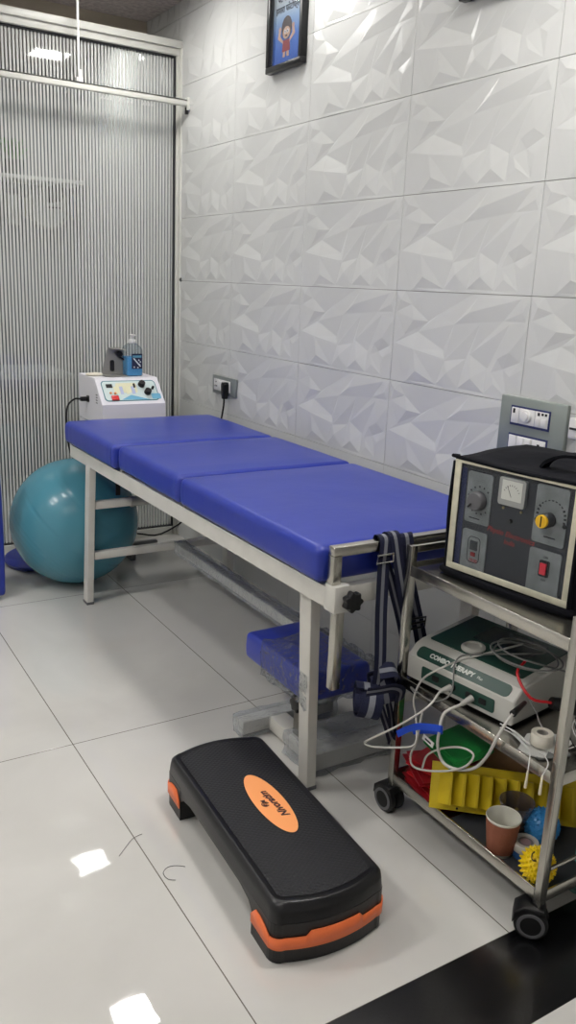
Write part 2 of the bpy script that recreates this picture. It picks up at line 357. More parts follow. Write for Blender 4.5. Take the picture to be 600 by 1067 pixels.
# --- glass partition
def reeded():
    m = bpy.data.materials.new('glass with frosted white stripes'); m.use_nodes = True
    nt = m.node_tree; N = nt.nodes; L = nt.links
    for n in list(N): N.remove(n)
    out = N.new('ShaderNodeOutputMaterial'); tc = N.new('ShaderNodeTexCoord'); sp = N.new('ShaderNodeSeparateXYZ')
    L.new(tc.outputs['Object'], sp.inputs[0])
    pp = N.new('ShaderNodeMath'); pp.operation = 'PINGPONG'; pp.inputs[1].default_value = 0.0080; L.new(sp.outputs['X'], pp.inputs[0])
    mr = N.new('ShaderNodeMapRange'); mr.inputs['From Min'].default_value = 0.0031; mr.inputs['From Max'].default_value = 0.0038
    L.new(pp.outputs[0], mr.inputs['Value'])          # 0 = clear, 1 = frosted
    tr = N.new('ShaderNodeBsdfTransparent'); tr.inputs['Color'].default_value = (0.86, 0.88, 0.88, 1)
    gl = N.new('ShaderNodeBsdfGlossy'); gl.inputs['Roughness'].default_value = 0.03
    fz = schlick(nt, None, 0.07)
    c = N.new('ShaderNodeMixShader'); L.new(fz, c.inputs[0]); L.new(tr.outputs[0], c.inputs[1]); L.new(gl.outputs[0], c.inputs[2])
    df = N.new('ShaderNodeBsdfDiffuse'); df.inputs['Color'].default_value = (*rgb(240, 241, 238), 1)
    tl = N.new('ShaderNodeBsdfTranslucent'); tl.inputs['Color'].default_value = (*rgb(225, 226, 222), 1)
    d1 = N.new('ShaderNodeMixShader'); d1.inputs[0].default_value = 0.35; L.new(df.outputs[0], d1.inputs[1]); L.new(tl.outputs[0], d1.inputs[2])
    d2 = N.new('ShaderNodeMixShader'); d2.inputs[0].default_value = 0.16; L.new(d1.outputs[0], d2.inputs[1])
    tr2 = N.new('ShaderNodeBsdfTransparent'); L.new(tr2.outputs[0], d2.inputs[2])
    d3 = N.new('ShaderNodeMixShader'); L.new(fz, d3.inputs[0]); L.new(d2.outputs[0], d3.inputs[1]); L.new(gl.outputs[0], d3.inputs[2])
    mx = N.new('ShaderNodeMixShader'); L.new(mr.outputs[0], mx.inputs[0]); L.new(c.outputs[0], mx.inputs[1]); L.new(d3.outputs[0], mx.inputs[2])
    L.new(mx.outputs[0], out.inputs['Surface'])
    return m
w1 = struct('window_1', MB().box(XL, 1.805, GY, GY + .002, .05, 2.385), reeded())
mb = MB()
mb.box(XL, WX - .01, GY - .03, GY + .03, 2.385, 2.440, 0, bev=.003)
mb.box(XL, WX - .01, GY - .045, GY - .03, 2.415, 2.447, 0, bev=.002)
mb.box(1.810, 1.822, GY - .028, GY + .028, 0.0, 2.385, 0, bev=.002)
mb.box(1.823, 1.8385, GY - .045, GY + .028, 0.0, 2.44, 0, bev=.002)
mb.box(XL, 1.80, GY - .022, GY + .022, 0.0, 0.045, 0, bev=.002)
obj('window_frame', mb, 'alu_paint', w1)
mb = MB(); mb.box(1.801, 1.811, GY - .012, GY + .012, .045, 2.385); mb.box(XL, 1.80, GY - .012, GY + .012, .045, .053); mb.box(XL, 1.80, GY - .012, GY + .012, 2.377, 2.386)
obj('gasket', mb, 'gasket', w1)
obj('lock_button', MB().cyl((0, 0, 0), .010, .008, 0, fr((1.830, GY - .045, 1.355), (1, 0, 0), (0, 0, 1)), 16, bev=.002), 'gasket', w1)

# --- ceiling lights, with added fill panels
def light(x, y, lab, s=0.21, e=60.0):
    t = thing('ceiling_light', lab, 'ceiling light', (x, y, CZ), 0, 'square panel lights')
    f = MB()
    for a, b_, c, d in ((-s / 2 - .012, s / 2 + .012, -s / 2 - .012, -s / 2), (-s / 2 - .012, s / 2 + .012, s / 2, s / 2 + .012), (-s / 2 - .012, -s / 2, -s / 2, s / 2), (s / 2, s / 2 + .012, -s / 2, s / 2)):
        f.box(x + a, x + b_, y + c, y + d, CZ - .014, CZ, 0)
    obj('frame', f, 'white_plastic', t)
    m = mat('panel diffuser', (1, 1, 1), 0.4, emit=(1.0, 0.982, 0.945), estr=e)
    obj('diffuser', MB().box(x - s / 2, x + s / 2, y - s / 2, y + s / 2, CZ - .010, CZ - .002), m, t)
E0 = 84
light(1.37, 3.58, 'square white panel light in the ceiling closest to the striped glass', e=E0 * .7)
light(1.60, 2.75, 'square white panel light in the ceiling over the middle of the blue couch', e=E0 * .4)
light(1.36, 1.25, 'square white panel light in the ceiling over the steel trolley', e=E0 * 1.5)
light(0.10, 2.60, 'added square fill light in the ceiling left of the blue couch', e=E0 * .9)  # added fill, softens the shade beside the couch
light(-0.95, 2.60, 'added square fill light in the ceiling near the left wall, ahead of the viewer', e=E0 * 2.3)  # strong added fill from the left, reaches under the couch and onto the steel
light(-0.95, 0.60, 'added square fill light in the ceiling near the left wall, beside the viewer', e=E0 * 1.3)  # out of view, added to brighten the left half of the room
light(0.10, 0.60, 'added square fill light in the ceiling straight above the viewer', e=E0 * .6)  # unseen extra panel, added as fill over the front floor
light(1.57, 4.92, 'square white panel light in the ceiling behind the striped glass', e=E0 * .6)
light(0.20, 5.00, 'added square fill light behind the striped glass, farther from the tiled wall', e=E0 * .6)  # added to even out the brightness of the far room

# ================================================================== CURTAIN RAIL
t = thing('curtain_rail', 'white aluminium curtain rail hung from the ceiling before the striped glass', 'curtain rail', (0.4, 3.99, 2.17))
mb = MB(); mb.box(XL, 1.825, 3.976, 4.004, 2.175, 2.180); mb.box(XL, 1.825, 3.976, 3.979, 2.155, 2.180); mb.box(XL, 1.825, 4.001, 4.004, 2.155, 2.180)
mb.box(XL, 1.825, 3.976, 3.986, 2.153, 2.156); mb.box(XL, 1.825, 3.994, 4.004, 2.153, 2.156)
obj('rail', mb, 'alu_paint', t)
mb = MB(); mb.cyl((1.30, 3.99, 2.18), .006, CZ - 2.18, 0, seg=12); mb.box(1.285, 1.315, 3.975, 4.005, 2.18, 2.20, 0, bev=.002); mb.box(1.293, 1.307, 3.97, 3.976, 2.18, 2.23, 0)
obj('hanger_rod', mb, 'white_plastic', t)
mb = MB(); mb.box(1.818, 1.838, 3.97, 4.01, 2.135, 2.19, 0, bev=.003); mb.cyl((1.822, 3.99, 2.118), .008, .03, 1, seg=12)
obj('end_bracket', mb, ['alu_paint', 'black_plastic'], t)
for x in (1.40, 1.415, 1.43, 1.445, 1.485, 1.50, 1.515, 1.53, 1.545, 1.60, 1.615, 1.63, 1.645, 1.24):
    mb = MB(); mb.tube([(x, 3.99, 2.158), (x, 3.99, 2.145), (x + .004, 3.99, 2.138), (x + .002, 3.99, 2.130), (x - .003, 3.99, 2.134)], .0013, 0, 6)
    obj('hook', mb, 'white_plastic', t)

# ================================================================== ROOM BEHIND THE GLASS
t = thing('wall_shelf', 'white wall shelf with brackets seen blurred behind the striped glass', 'shelf', (1.55, 5.6, 1.90))
obj('board', MB().box(1.05, 1.80, 5.45, 5.74, 1.90, 1.925, 0, bev=.003), 'white_plastic', t)
for x in (1.2, 1.65): obj('bracket', MB().box(x, x + .02, 5.50, 5.74, 1.80, 1.90), 'gasket', t)
t = thing('potted_plant', 'small green potted plant on the shelf behind the glass', 'plant', (1.40, 5.58, 1.925))
obj('pot', MB().lathe([(0, 0), (.05, 0), (.065, .09), (.055, .09), (.05, .07), (0, .07)], 0, T(1.40, 5.58, 1.926), 20), mat('dark pot', rgb(70, 80, 74), .5), t)
mb = MB()
for k in range(40):
    a = R.uniform(0, 2 * PI); r = R.uniform(.02, .11); h = R.uniform(.10, .2)
    c = Vector((1.40 + r * math.cos(a), 5.58 + r * math.sin(a), 1.926 + h)); d = Vector((math.cos(a), math.sin(a), .5)) * .035; s_ = Vector((-math.sin(a), math.cos(a), 0)) * .016
    mb.raw([c - d, c + s_, c + d, c - s_], [(0, 1, 2, 3)])
    mb.tube([(1.40, 5.58, 1.99), tuple((Vector((1.40, 5.58, 2.02)) + c) / 2), tuple(c)], .0015, 0, 4, sm=2)
obj('foliage', mb, mat('leaf green', rgb(110, 160, 95), .5), t)
t = thing('wall_clock', 'round white wall clock blurred behind the striped glass', 'clock', at(49, 216, y=5.72))
CKP = at(49, 216, y=5.745); MC = fr(CKP, (1, 0, 0), (0, 0, 1))
obj('rim', MB().lathe([(.125, 0), (.14, 0), (.14, .03), (.125, .03), (.125, 0)], 0, MC, 40), 'alu', t)
obj('dial', MB().cyl((0, 0, 0), .124, .012, 0, MC, 40), mat('clock dial', rgb(226, 228, 226), .5), t)
mb = MB(); mb.box(-.004, .004, 0, .07, .014, .016, 0, MC); mb.box(0, .09, -.003, .003, .017, .019, 0, MC)
obj('hands', mb, 'black_ink', t)
for (a_, b_, c, lab) in (((8, 203), (19, 233), rgb(226, 226, 224), 'white framed notice behind the glass, farthest left of the wall clock'), ((24, 207), (32, 226), rgb(206, 198, 168), 'narrow cream notice behind the glass right beside the wall clock'), ((74, 204), (88, 228), rgb(150, 172, 205), 'pale blue notice behind the glass on the right of the wall clock')):
    pa, pb = at(*a_, y=5.74), at(*b_, y=5.74); x0, x1, z0, z1 = pa.x, pb.x, pb.z, pa.z
    t = thing('framed_notice', lab, 'notice', ((x0 + x1) / 2, 5.74, z0))
    mb = MB()
    for q in ((x0 - .01, x1 + .01, z0 - .01, z0), (x0 - .01, x1 + .01, z1, z1 + .01), (x0 - .01, x0, z0, z1), (x1, x1 + .01, z0, z1)): mb.box(q[0], q[1], 5.728, 5.75, q[2], q[3])
    obj('frame', mb, 'alu', t); obj('sheet', MB().box(x0, x1, 5.735, 5.748, z0, z1), mat('notice sheet', c, .6), t)
t = thing('desk', 'plain light grey desk standing behind the striped glass', 'desk', (1.2, 5.35, 0))
obj('desk_top', MB().box(.6, 1.6, 5.1, 5.7, .74, .77, 0, bev=.003), mat('desk laminate', rgb(188, 190, 190), .4), t)
for x in (.62, 1.54):
    for y in (5.12, 5.64): obj('leg', MB().box(x, x + .04, y, y + .04, 0, .74), 'alu', t)
t = thing('storage_box', 'pale turquoise plastic box on the desk behind the glass', 'box', (.98, 5.3, .77))
obj('body', MB().box(.85, 1.1, 5.2, 5.4, .771, .86, 0, bev=.008), mat('pale turquoise plastic', rgb(178, 205, 206), .4), t)
obj('lid', MB().box(.84, 1.11, 5.19, 5.41, .86, .875, 0, bev=.004), 'white_plastic', t)
# ================================================================== WALL THINGS
FW = lambda y, z, x=WX: fr((x, y, z), (0, -1, 0), (0, 0, 1))
# wall socket left
t = thing('wall_socket', 'grey framed socket plate low on the tiled wall with a black plug in it', 'socket', (WX - .012, 3.59, .88))
F = FW(3.645, .838, WX - .012)
mb = MB().box(0, .235, 0, .085, 0, .012, 0, F, bev=.002)
obj('plate', mb, mat('grey socket plate', rgb(140, 146, 144), .35, .4), t)
mb = MB().box(.022, .185, .016, .069, .012, .016, 0, F, bev=.001)
obj('socket_insert', mb, 'white_plastic', t)
for (a, b_) in ((.045, .055), (.037, .036), (.053, .036)): obj('socket_hole', MB().cyl((a, b_, .016), .004, .0008, 0, F, 12), 'black_ink', t)
obj('switch', MB().box(.076, .098, .022, .063, .016, .020, 0, F, bev=.0015), 'white_plastic', t)
t = thing('power_plug', 'black power plug with a cable dropping behind the blue couch', 'plug', (WX - .06, 3.57, .87))
mb = MB().prism([(.150, .055), (.156, .066), (.176, .066), (.182, .055), (.180, .015), (.172, -.012), (.160, -.012), (.152, .015)], .016, .046, 0, F, bev=.006)
obj('plug_body', mb, 'black_plastic', t)
mb = MB().tube([F @ Vector((.166, -.010, .034)), F @ Vector((.166, -.03, .034)), (WX - .045, 3.49, .77), (WX - .04, 3.53, .70), (WX - .04, 3.65, .55), (WX - .06, 3.62, .38), (WX - .15, 3.60, .25), (WX - .30, 3.62, .16), (1.45, 3.70, .15)], .0042, 0, 8)
obj('cable', mb, 'black_rubber', t)
# switch board right
t = thing('switch_board', 'large grey switch board with two rows of sockets above the black covered machine', 'switch board', (WX - .012, 1.66, .98))
F = FW(at(523, 409, x=1.818).y, .883, WX - .002)
obj('plate', MB().box(0, .245, 0, .188, .005, .020, 0, F, bev=.003), mat('grey switch plate', rgb(140, 147, 143), .35, .3), t)
for (v0, nm) in ((.115, 'upper'), (.035, 'lower')):
    mb = MB().box(.045, .190, v0 - .008, v0 + .048, .020, .0225, 0, F)
    fr_ = obj('recess', mb, 'navy_paint', t)
    mb = MB().box(.050, .078, v0 - .001, v0 + .043, .0225, .0255, 0, F, bev=.001); mb.box(.080, .137, v0 - .001, v0 + .043, .0225, .0255, 0, F, bev=.001); mb.box(.139, .186, v0 - .001, v0 + .043, .0225, .0255, 0, F, bev=.001)
    obj('insert', mb, 'white_plastic', t)
F2 = F
mb = MB().cyl((.108, .138, .0255), .019, .006, 0, F2, 24, bev=.002); mb.cyl((.108, .138, .0315), .012, .004, 0, F2, 20)
obj('fan_knob', mb, 'white_plastic', t)
for q_ in ((.056, .064, .142, .155), (.148, .156, .146, .155), (.162, .170, .148, .155), (.174, .182, .148, .155), (.158, .167, .058, .067)): obj('socket_hole', MB().box(*q_, .0255, .0262, 0, F2), 'black_ink', t)
for u0, u1, v0, v1 in ((.083, .109, .038, .076), (.111, .135, .038, .076), (.144, .158, .118, .140), (.165, .182, .118, .140)):
    obj('switch', MB().box(u0, u1, v0, v1, .0255, .0285, 0, F2, bev=.001), 'white_plastic', t)
# cable entry to its right
t = thing('wall_bracket', 'small white plastic cable clip on the wall right of the switch board', 'cable clip', (WX - .02, 1.50, 1.0))
F = FW(1.507, .985, WX - .010); obj('body', MB().box(0, .05, 0, .055, 0, .012, 0, F, bev=.003), 'white_plastic', t)
obj('slot', MB().box(.005, .05, .024, .030, .012, .0135, 0, F), 'gasket', t)

# poster
def picture(name, lab, y0, y1, z0, z1, inner, fill):
    t = thing(name, lab, 'picture frame', (WX - .02, (y0 + y1) / 2, z0)); F = FW(y0, z0, WX - .012); w = y0 - y1; h = z1 - z0; b = .022
    mb = MB()
    mb.box(0, w, 0, b, 0, .028, 0, F, bev=.003); mb.box(0, w, h - b, h, 0, .028, 0, F, bev=.003); mb.box(0, b, b, h - b, 0, .028, 0, F, bev=.003); mb.box(w - b, w, b, h - b, 0, .028, 0, F, bev=.003)
    obj('frame', mb, 'black_plastic', t); mb = MB().box(b, w - b, b, h - b, 0, .008, 0, F); obj('sheet', mb, inner, t)
    if fill: fill(t, F, w, h)
    mb = MB().box(b, w - b, b, h - b, .019, .0205, 0, F); obj('glass_front', mb, 'picture_glass', t)
    return t
def poster_mat():
    m = bpy.data.materials.new('poster print'); m.use_nodes = True; nt = m.node_tree; N = nt.nodes; L = nt.links; b = N['Principled BSDF']
    tc = N.new('ShaderNodeTexCoord'); sp = N.new('ShaderNodeSeparateXYZ'); L.new(tc.outputs['Object'], sp.inputs[0])
    mr = N.new('ShaderNodeMapRange'); mr.inputs['From Min'].default_value = .02; mr.inputs['From Max'].default_value = .24
    L.new(sp.outputs['Z'], mr.inputs['Value']); cr = N.new('ShaderNodeValToRGB'); L.new(mr.outputs[0], cr.inputs[0])
    e = cr.color_ramp.elements; e[0].position = 0; e[0].color = (*rgb(36, 92, 190), 1); e[1].position = 1; e[1].color = (*rgb(205, 210, 214), 1)
    k = e.new(.45); k.color = (*rgb(58, 112, 196), 1); k = e.new(.75); k.color = (*rgb(150, 178, 212), 1)
    L.new(cr.outputs[0], b.inputs['Base Color']); b.inputs['Roughness'].default_value = .5
    return m
def kid(t, F, w, h):
    cx = w * .47; z = .0085; F0 = F; F = F @ T(cx, .022, 0) @ Matrix.Diagonal((.86, .68, 1, 1)) @ T(-cx, 0, 0)
    sk = mat('printed skin tone', rgb(222, 176, 148), .5); hr = mat('printed brown hair', rgb(72, 48, 42), .5); rd = mat('printed red shirt', rgb(158, 52, 58), .5); wh = mat('printed white', rgb(232, 232, 232), .5)
    mb = MB()
    mb.prism(ell(.043, .058, 28, cx, .185), z, z + .0006, 1, F)                       # hair
    mb.prism(ell(.031, .032, 24, cx, .158), z + .0008, z + .0012, 0, F)              # face
    mb.prism([(cx - .034, .063), (cx + .034, .063), (cx + .028, .122), (cx - .028, .122)], z, z + .0007, 2, F)   # shirt
    for sg in (-1, 1):
        mb.prism([(cx + sg * .026, .105), (cx + sg * .03, .125), (cx + sg * .052, .148), (cx + sg * .048, .178), (cx + sg * .064, .180), (cx + sg * .074, .140)][::sg], z + .0007, z + .0010, 0, F)
        mb.prism(ell(.011, .013, 14, cx + sg * .056, .184), z + .0007, z + .0010, 0, F)
        mb.prism([(cx + sg * .008, .036), (cx + sg * .026, .036), (cx + sg * .024, .063), (cx + sg * .006, .063)][::sg], z + .0002, z + .0008, 0, F)
        mb.prism(ell(.008, .010, 14, cx + sg * .011, .165), z + .0013, z + .0015, 3, F)
        mb.prism(ell(.0035, .005, 10, cx + sg * .010, .164), z + .0016, z + .0018, 4, F)
    mb.prism(ell(.010, .004, 14, cx, .143), z + .0013, z + .0015, 4, F)
    obj('printed_child', mb, [sk, hr, rd, wh, 'black_ink'], t)
    mb = MB()
    for k, (s_, v) in enumerate((('पेट पेरी इतना-', .252), ('हमारा फोटोफ्रेम', .214), ('खुश,', .292))):
        text_mb(mb, s_, 0.031, F0 @ T(w * (.5 if k < 2 else .42), v, z) , 0, bold=.0006)
    obj('printed_text', mb, 'black_ink', t)
picture('framed_poster', 'black framed poster of a cheering child on blue, high on the tiled wall', 3.20, 2.935, 2.155, 2.56, poster_mat(), kid)
picture('framed_picture', 'black framed picture cut off by the top edge, nearer than the poster', 2.08, 1.80, 2.16, 2.56, mat('plain print', rgb(190, 196, 205), .5), None)

# ================================================================== TREATMENT COUCH
BX0, BX1, BY0, BY1 = 1.092, 1.755, 1.545, 3.50
bed = thing('treatment_couch', 'long blue three-section treatment couch on a white steel frame along the tiled wall', 'treatment couch', (1.42, 2.5, 0))
mb = MB()
mb.box(BX1 - .03, BX1, BY0, BY1, .600, .652, 0, bev=.003)
mb.raw([(BX0, BY0, .600), (BX0 + .03, BY0, .600), (1.100, BY1, .600), (1.068, BY1, .600), (BX0, BY0, .652), (BX0 + .03, BY0, .652), (1.100, BY1, .652), (1.068, BY1, .652)], [(3, 2, 1, 0), (4, 5, 6, 7), (0, 1, 5, 4), (1, 2, 6, 5), (2, 3, 7, 6), (3, 0, 4, 7)])
for y0, y1 in ((BY0, BY0 + .03), (BY1 - .03, BY1), (2.36, 2.39), (2.90, 2.93)): mb.box(BX0 + (.02 if y0 < 3 else .0), BX1 - .03, y0, y1, .602, .650, 0, bev=.003)
obj('frame', mb, 'cream_metal', bed)
def hull(x0, x1, y0, y1, z0, X0, X1, Y0, Y1, z1):
    v = [(x0, y0, z0), (x1, y0, z0), (x1, y1, z0), (x0, y1, z0), (X0, Y0, z1), (X1, Y0, z1), (X1, Y1, z1), (X0, Y1, z1)]
    return MB().raw(v, [(3, 2, 1, 0), (4, 5, 6, 7), (0, 1, 5, 4), (1, 2, 6, 5), (2, 3, 7, 6), (3, 0, 4, 7)])
for (b_, t_) in (((1.150, 1.180, 1.680, 1.725), (1.120, 1.150, 1.664, 1.720)), ((1.052, 1.080, 3.262, 3.312), (1.071, 1.099, 3.254, 3.306)), ((1.690, 1.720, 1.680, 1.725), (1.700, 1.730, 1.664, 1.720)), ((1.715, 1.750, 3.255, 3.305), (1.700, 1.735, 3.250, 3.302))):
    lg = obj('leg', hull(b_[0], b_[1], b_[2], b_[3], .006, t_[0], t_[1], t_[2], t_[3], .601), 'cream_metal', bed)
    md = lg.modifiers.new('edge', 'BEVEL'); md.width = .0025; md.segments = 2
    obj('foot_cap', MB().box(b_[0] - .002, b_[1] + .002, b_[2] - .002, b_[3] + .002, 0, .012, 0, bev=.002), 'grey_plastic', lg)
obj('cross_bar', MB().box(1.090, 1.712, 3.262, 3.292, .418, .450, 0, bev=.002), 'cream_metal', bed)
obj('cross_bar', MB().box(1.090, 1.712, 3.262, 3.292, .198, .230, 0, bev=.002), 'cream_metal', bed)
obj('cross_bar', MB().box(1.455, 1.712, 1.680, 1.705, .195, .225, 0, bev=.002), 'cream_metal', bed)
obj('stretcher', MB().box(1.455, 1.495, 1.705, 3.262, .190, .228, 0, bev=.003), 'cream_metal', bed)
# plastic wrap round the stretcher
def wrapped_box(x0, x1, y0, y1, z0, z1, amp=.004, nx=6, ny=10, nz=4, seed=0):
    b = bmesh.new(); bmesh.ops.create_cube(b, size=1)
    for v in b.verts: v.co = Vector(((x0 + x1) / 2 + v.co.x * (x1 - x0), (y0 + y1) / 2 + v.co.y * (y1 - y0), (z0 + z1) / 2 + v.co.z * (z1 - z0)))
    bmesh.ops.subdivide_edges(b, edges=list(b.edges), cuts=max(nx, ny, nz), use_grid_fill=True)
    for v in b.verts:
        n = noise.noise_vector(v.co * 34 + Vector((seed, 0, 0))); v.co += n * amp
    return b
mb = MB().bm(wrapped_box(1.448, 1.502, 1.95, 3.258, .183, .236, .006, 4, 36, 4), 0, True); obj('plastic_wrap', mb, 'wrap_dense', bed)
# steel clamp on the upper far bar
mb = MB(); q = fr((1.26, 3.277, .434), (0, 1, 0), (0, 0, 1))
mb.cyl((0, 0, 0), .022, .15, 0, q, 20); mb.cyl((0, 0, .145), .027, .012, 0, q, 20); mb.cyl((0, 0, -.006), .024, .012, 0, q, 20)
obj('clamp_tube', mb, 'alu', bed)
obj('strap_end', MB().box(1.205, 1.225, 3.318, 3.322, .455, .60, 0), 'black_rubber', bed)
# mattress sections
def cushion(mb, x0, x1, y0, y1, z0, z1, r=.020, puff=.006, seed=0, wr=.0, m=0, nx=20, ny=26):
    """upholstered pad: rounded edges, crowned top, small gathers at its rim"""
    b = bmesh.new(); bmesh.ops.create_cube(b, size=1)
    for v in b.verts: v.co = Vector(((x0 + x1) / 2 + v.co.x * (x1 - x0), (y0 + y1) / 2 + v.co.y * (y1 - y0), (z0 + z1) / 2 + v.co.z * (z1 - z0)))
    bmesh.ops.bevel(b, geom=list(b.edges), offset=r, segments=4, profile=0.55, affect='EDGES')
    for k in range(1, nx): bmesh.ops.bisect_plane(b, geom=b.verts[:] + b.edges[:] + b.faces[:], plane_co=(x0 + (x1 - x0) * k / nx, 0, 0), plane_no=(1, 0, 0))
    for k in range(1, ny): bmesh.ops.bisect_plane(b, geom=b.verts[:] + b.edges[:] + b.faces[:], plane_co=(0, y0 + (y1 - y0) * k / ny, 0), plane_no=(0, 1, 0))
    for k in range(1, 4): bmesh.ops.bisect_plane(b, geom=b.verts[:] + b.edges[:] + b.faces[:], plane_co=(0, 0, z0 + (z1 - z0) * k / 4), plane_no=(0, 0, 1))
    for v in b.verts:
        p = v.co; a = (p.x - x0) / (x1 - x0); c = (p.y - y0) / (y1 - y0); h = (p.z - z0) / (z1 - z0)
        crown = min(1, 8 * a * (1 - a)) * min(1, 8 * c * (1 - c)); cor = (1 - min(1, 16 * a * (1 - a))) + (1 - min(1, 16 * c * (1 - c)))
        d = noise.noise(Vector((p.x * 5, p.y * 5, seed)))
        if h > .5: v.co.z += puff * crown + .002 * d
        # slight side bulge and gathers near corners
        near = max(0, 1 - min(min(a * (x1 - x0), (1 - a) * (x1 - x0)), 9) / .05) ; neary = max(0, 1 - min(c * (y1 - y0), (1 - c) * (y1 - y0)) / .10)
        g = math.sin(p.y * 150 + 3 * d) * wr * near * neary * (1 - abs(h - .45) * 1.2)
        v.co.x += (-1 if a < .5 else 1) * (.004 * 4 * h * (1 - h) * near + g)
        c2 = max(0, 1 - min(c * (y1 - y0), (1 - c) * (y1 - y0)) / .03)
        v.co.y += (-1 if c < .5 else 1) * .003 * 4 * h * (1 - h) * c2
    mb.bm(b, m, True); return mb
for (y0, y1, sd, wv) in ((2.929, 3.515, 1, .0035), (2.379, 2.913, 2, .002), (1.566, 2.363, 3, .002)):
    z1 = .752
    obj('mattress_section', cushion(MB(), 1.070 if sd > 1 else 1.052, 1.745, y0, y1, .660, z1, seed=sd, wr=wv), 'blue_vinyl', bed, edge=80)
for y in (2.92, 2.37): obj('hinge', MB().box(1.082, 1.095, y - .015, y + .015, .652, .668, 0, bev=.002), 'steel_dull', bed)
# adjustable steel bar across the near end, held in sleeves with knobs
for x in (1.092, 1.712):
    sl = obj('sleeve', MB().box(x - .002, x + .043, 1.518, 1.562, .596, .664, 0, bev=.002), 'cream_metal', bed)
    mb = MB(); K = fr((x + .030, 1.518, .634), (1, 0, 0), (0, 0, 1))
    pts = [((.024 + .003 * math.cos(7 * a)) * math.cos(a), (.024 + .003 * math.cos(7 * a)) * math.sin(a)) for a in [2 * PI * k / 56 for k in range(56)]]
    mb.prism(pts, .018, .038, 0, K, bev=.003); mb.cyl((0, 0, 0), .007, .02, 0, K, 14)
    obj('clamp_knob', mb, 'black_plastic', sl)
mb = MB()
mb.box(1.090, 1.752, 1.531, 1.556, .734, .759, 0, bev=.002)
for x in (1.090, 1.727): mb.box(x, x + .025, 1.531, 1.556, .664, .740, 0, bev=.002)
for x in (1.106, 1.722): mb.box(x, x + .025, 1.531, 1.556, .385, .600, 0, bev=.002)
obj('adjustable_bar', mb, 'steel', bed)

# ================================================================== TRACTION BELTS
tb = thing('traction_belt', 'navy and grey webbing belt looped over the steel bar at the couch end', 'belt', (1.27, 1.54, .77))
W = Vector((1, 0, 0))
p = lambda px, py, y: at(px, py, y=y)
mb = MB().ribbon([p(389, 738, 1.50), p(393, 715, 1.505), p(396, 690, 1.510), p(397, 640, 1.515), p(399, 600, 1.519), p(400, 585, 1.521), Vector((1.236, 1.523, .735)), Vector((1.240, 1.530, .766)), Vector((1.243, 1.557, .767)), Vector((1.246, 1.565, .735)), Vector((1.248, 1.566, .68))], W, .036)
obj('hanging_strap', mb, ['navy', 'web_grey'], tb)
mb = MB().ribbon([Vector((1.272, 1.568, .70)), Vector((1.270, 1.566, .740)), Vector((1.268, 1.558, .770)), Vector((1.266, 1.529, .770)), p(415, 585, 1.518), p(419, 610, 1.517), p(423, 632, 1.52), p(430, 655, 1.53)], W, .034)
obj('hanging_strap', mb, ['navy', 'web_grey'], tb)
mb = MB().ribbon([p(400, 584, 1.530), p(406, 600, 1.532), p(411, 620, 1.534), p(417, 645, 1.536), p(422, 670, 1.54)], W, .026)
obj('hanging_strap', mb, ['navy', 'web_grey'], tb)
mb = MB().ribbon([Vector((1.312, 1.562, .735)), Vector((1.308, 1.545, .766)), Vector((1.305, 1.526, .755)), p(425, 598, 1.526), p(430, 625, 1.526), p(435, 648, 1.526), p(439, 670, 1.53), p(442, 690, 1.55)], W, .038)
obj('hanging_strap', mb, ['navy', 'web_grey'], tb)
c = p(435, 649, 1.517)
mb = MB().tube([c + Vector((dx, 0, dz)) for dx, dz in ((-.024, -.014), (.024, -.014), (.026, .012), (-.022, .014))], .003, 0, 8, closed=True, sm=0); mb.tube([c + Vector((-.024, 0, 0)), c + Vector((.025, 0, 0))], .003, 0, 8, sm=0)
obj('buckle', mb, 'black_plastic', tb)
mb = MB().tube([Vector((x_, 1.518, z_)) for x_, z_ in ((1.208, .728), (1.258, .728), (1.258, .708), (1.208, .708))], .0028, 0, 8, closed=True, sm=0)
obj('buckle', mb, 'chrome', tb)
# rolled bundle at the foot of the strap
c = p(387, 722, 1.50)
def roll(mb, c, ax, r0, r1, turns, w, seed):
    ax = Vector(ax).normalized(); a = ax.orthogonal().normalized(); b_ = ax.cross(a)
    pts = []
    n = int(turns * 14)
    for k in range(n + 1):
        f = k / n; an = f * turns * 2 * PI; r = r0 + (r1 - r0) * f
        pts.append(c + a * math.cos(an) * r * 1.15 + b_ * math.sin(an) * r * .85 + ax * .008 * math.sin(an * .5 + seed))
    mb.ribbon(pts, ax, w, .003, sm=2)
mb = MB(); roll(mb, c + Vector((-.012, .0, -.020)), (.85, -.5, -.15), .014, .042, 3.2, .055, 1); 
obj('rolled_strap', mb, ['navy', 'web_grey'], tb)
mb = MB(); roll(mb, c + Vector((.050, .015, -.002)), (.9, -.3, .3), .010, .040, 3, .05, 3); obj('rolled_strap', mb, ['navy', 'web_grey'], tb)
mb = MB()
mb.ribbon([c + Vector((-.045, -.038, .03)), c + Vector((-.01, -.045, .030)), c + Vector((.03, -.045, .026)), c + Vector((.065, -.035, .005)), c + Vector((.075, -.02, -.03))], Vector((0, -.4, 1)), .03)
mb.ribbon([c + Vector((.02, .0, .055)), c + Vector((.05, -.02, .062)), c + Vector((.08, 0, .03)), c + Vector((.085, .03, -.02))], Vector((.3, 1, .4)), .05)
mb.ribbon([c + Vector((.03, .0, -.04)), c + Vector((.04, -.02, -.09)), c + Vector((.065, -.015, -.14)), c + Vector((.08, .01, -.10)), c + Vector((.07, .02, -.04))], Vector((1, .6, 0)), .034)
obj('folded_strap', mb, ['navy', 'web_grey'], tb)

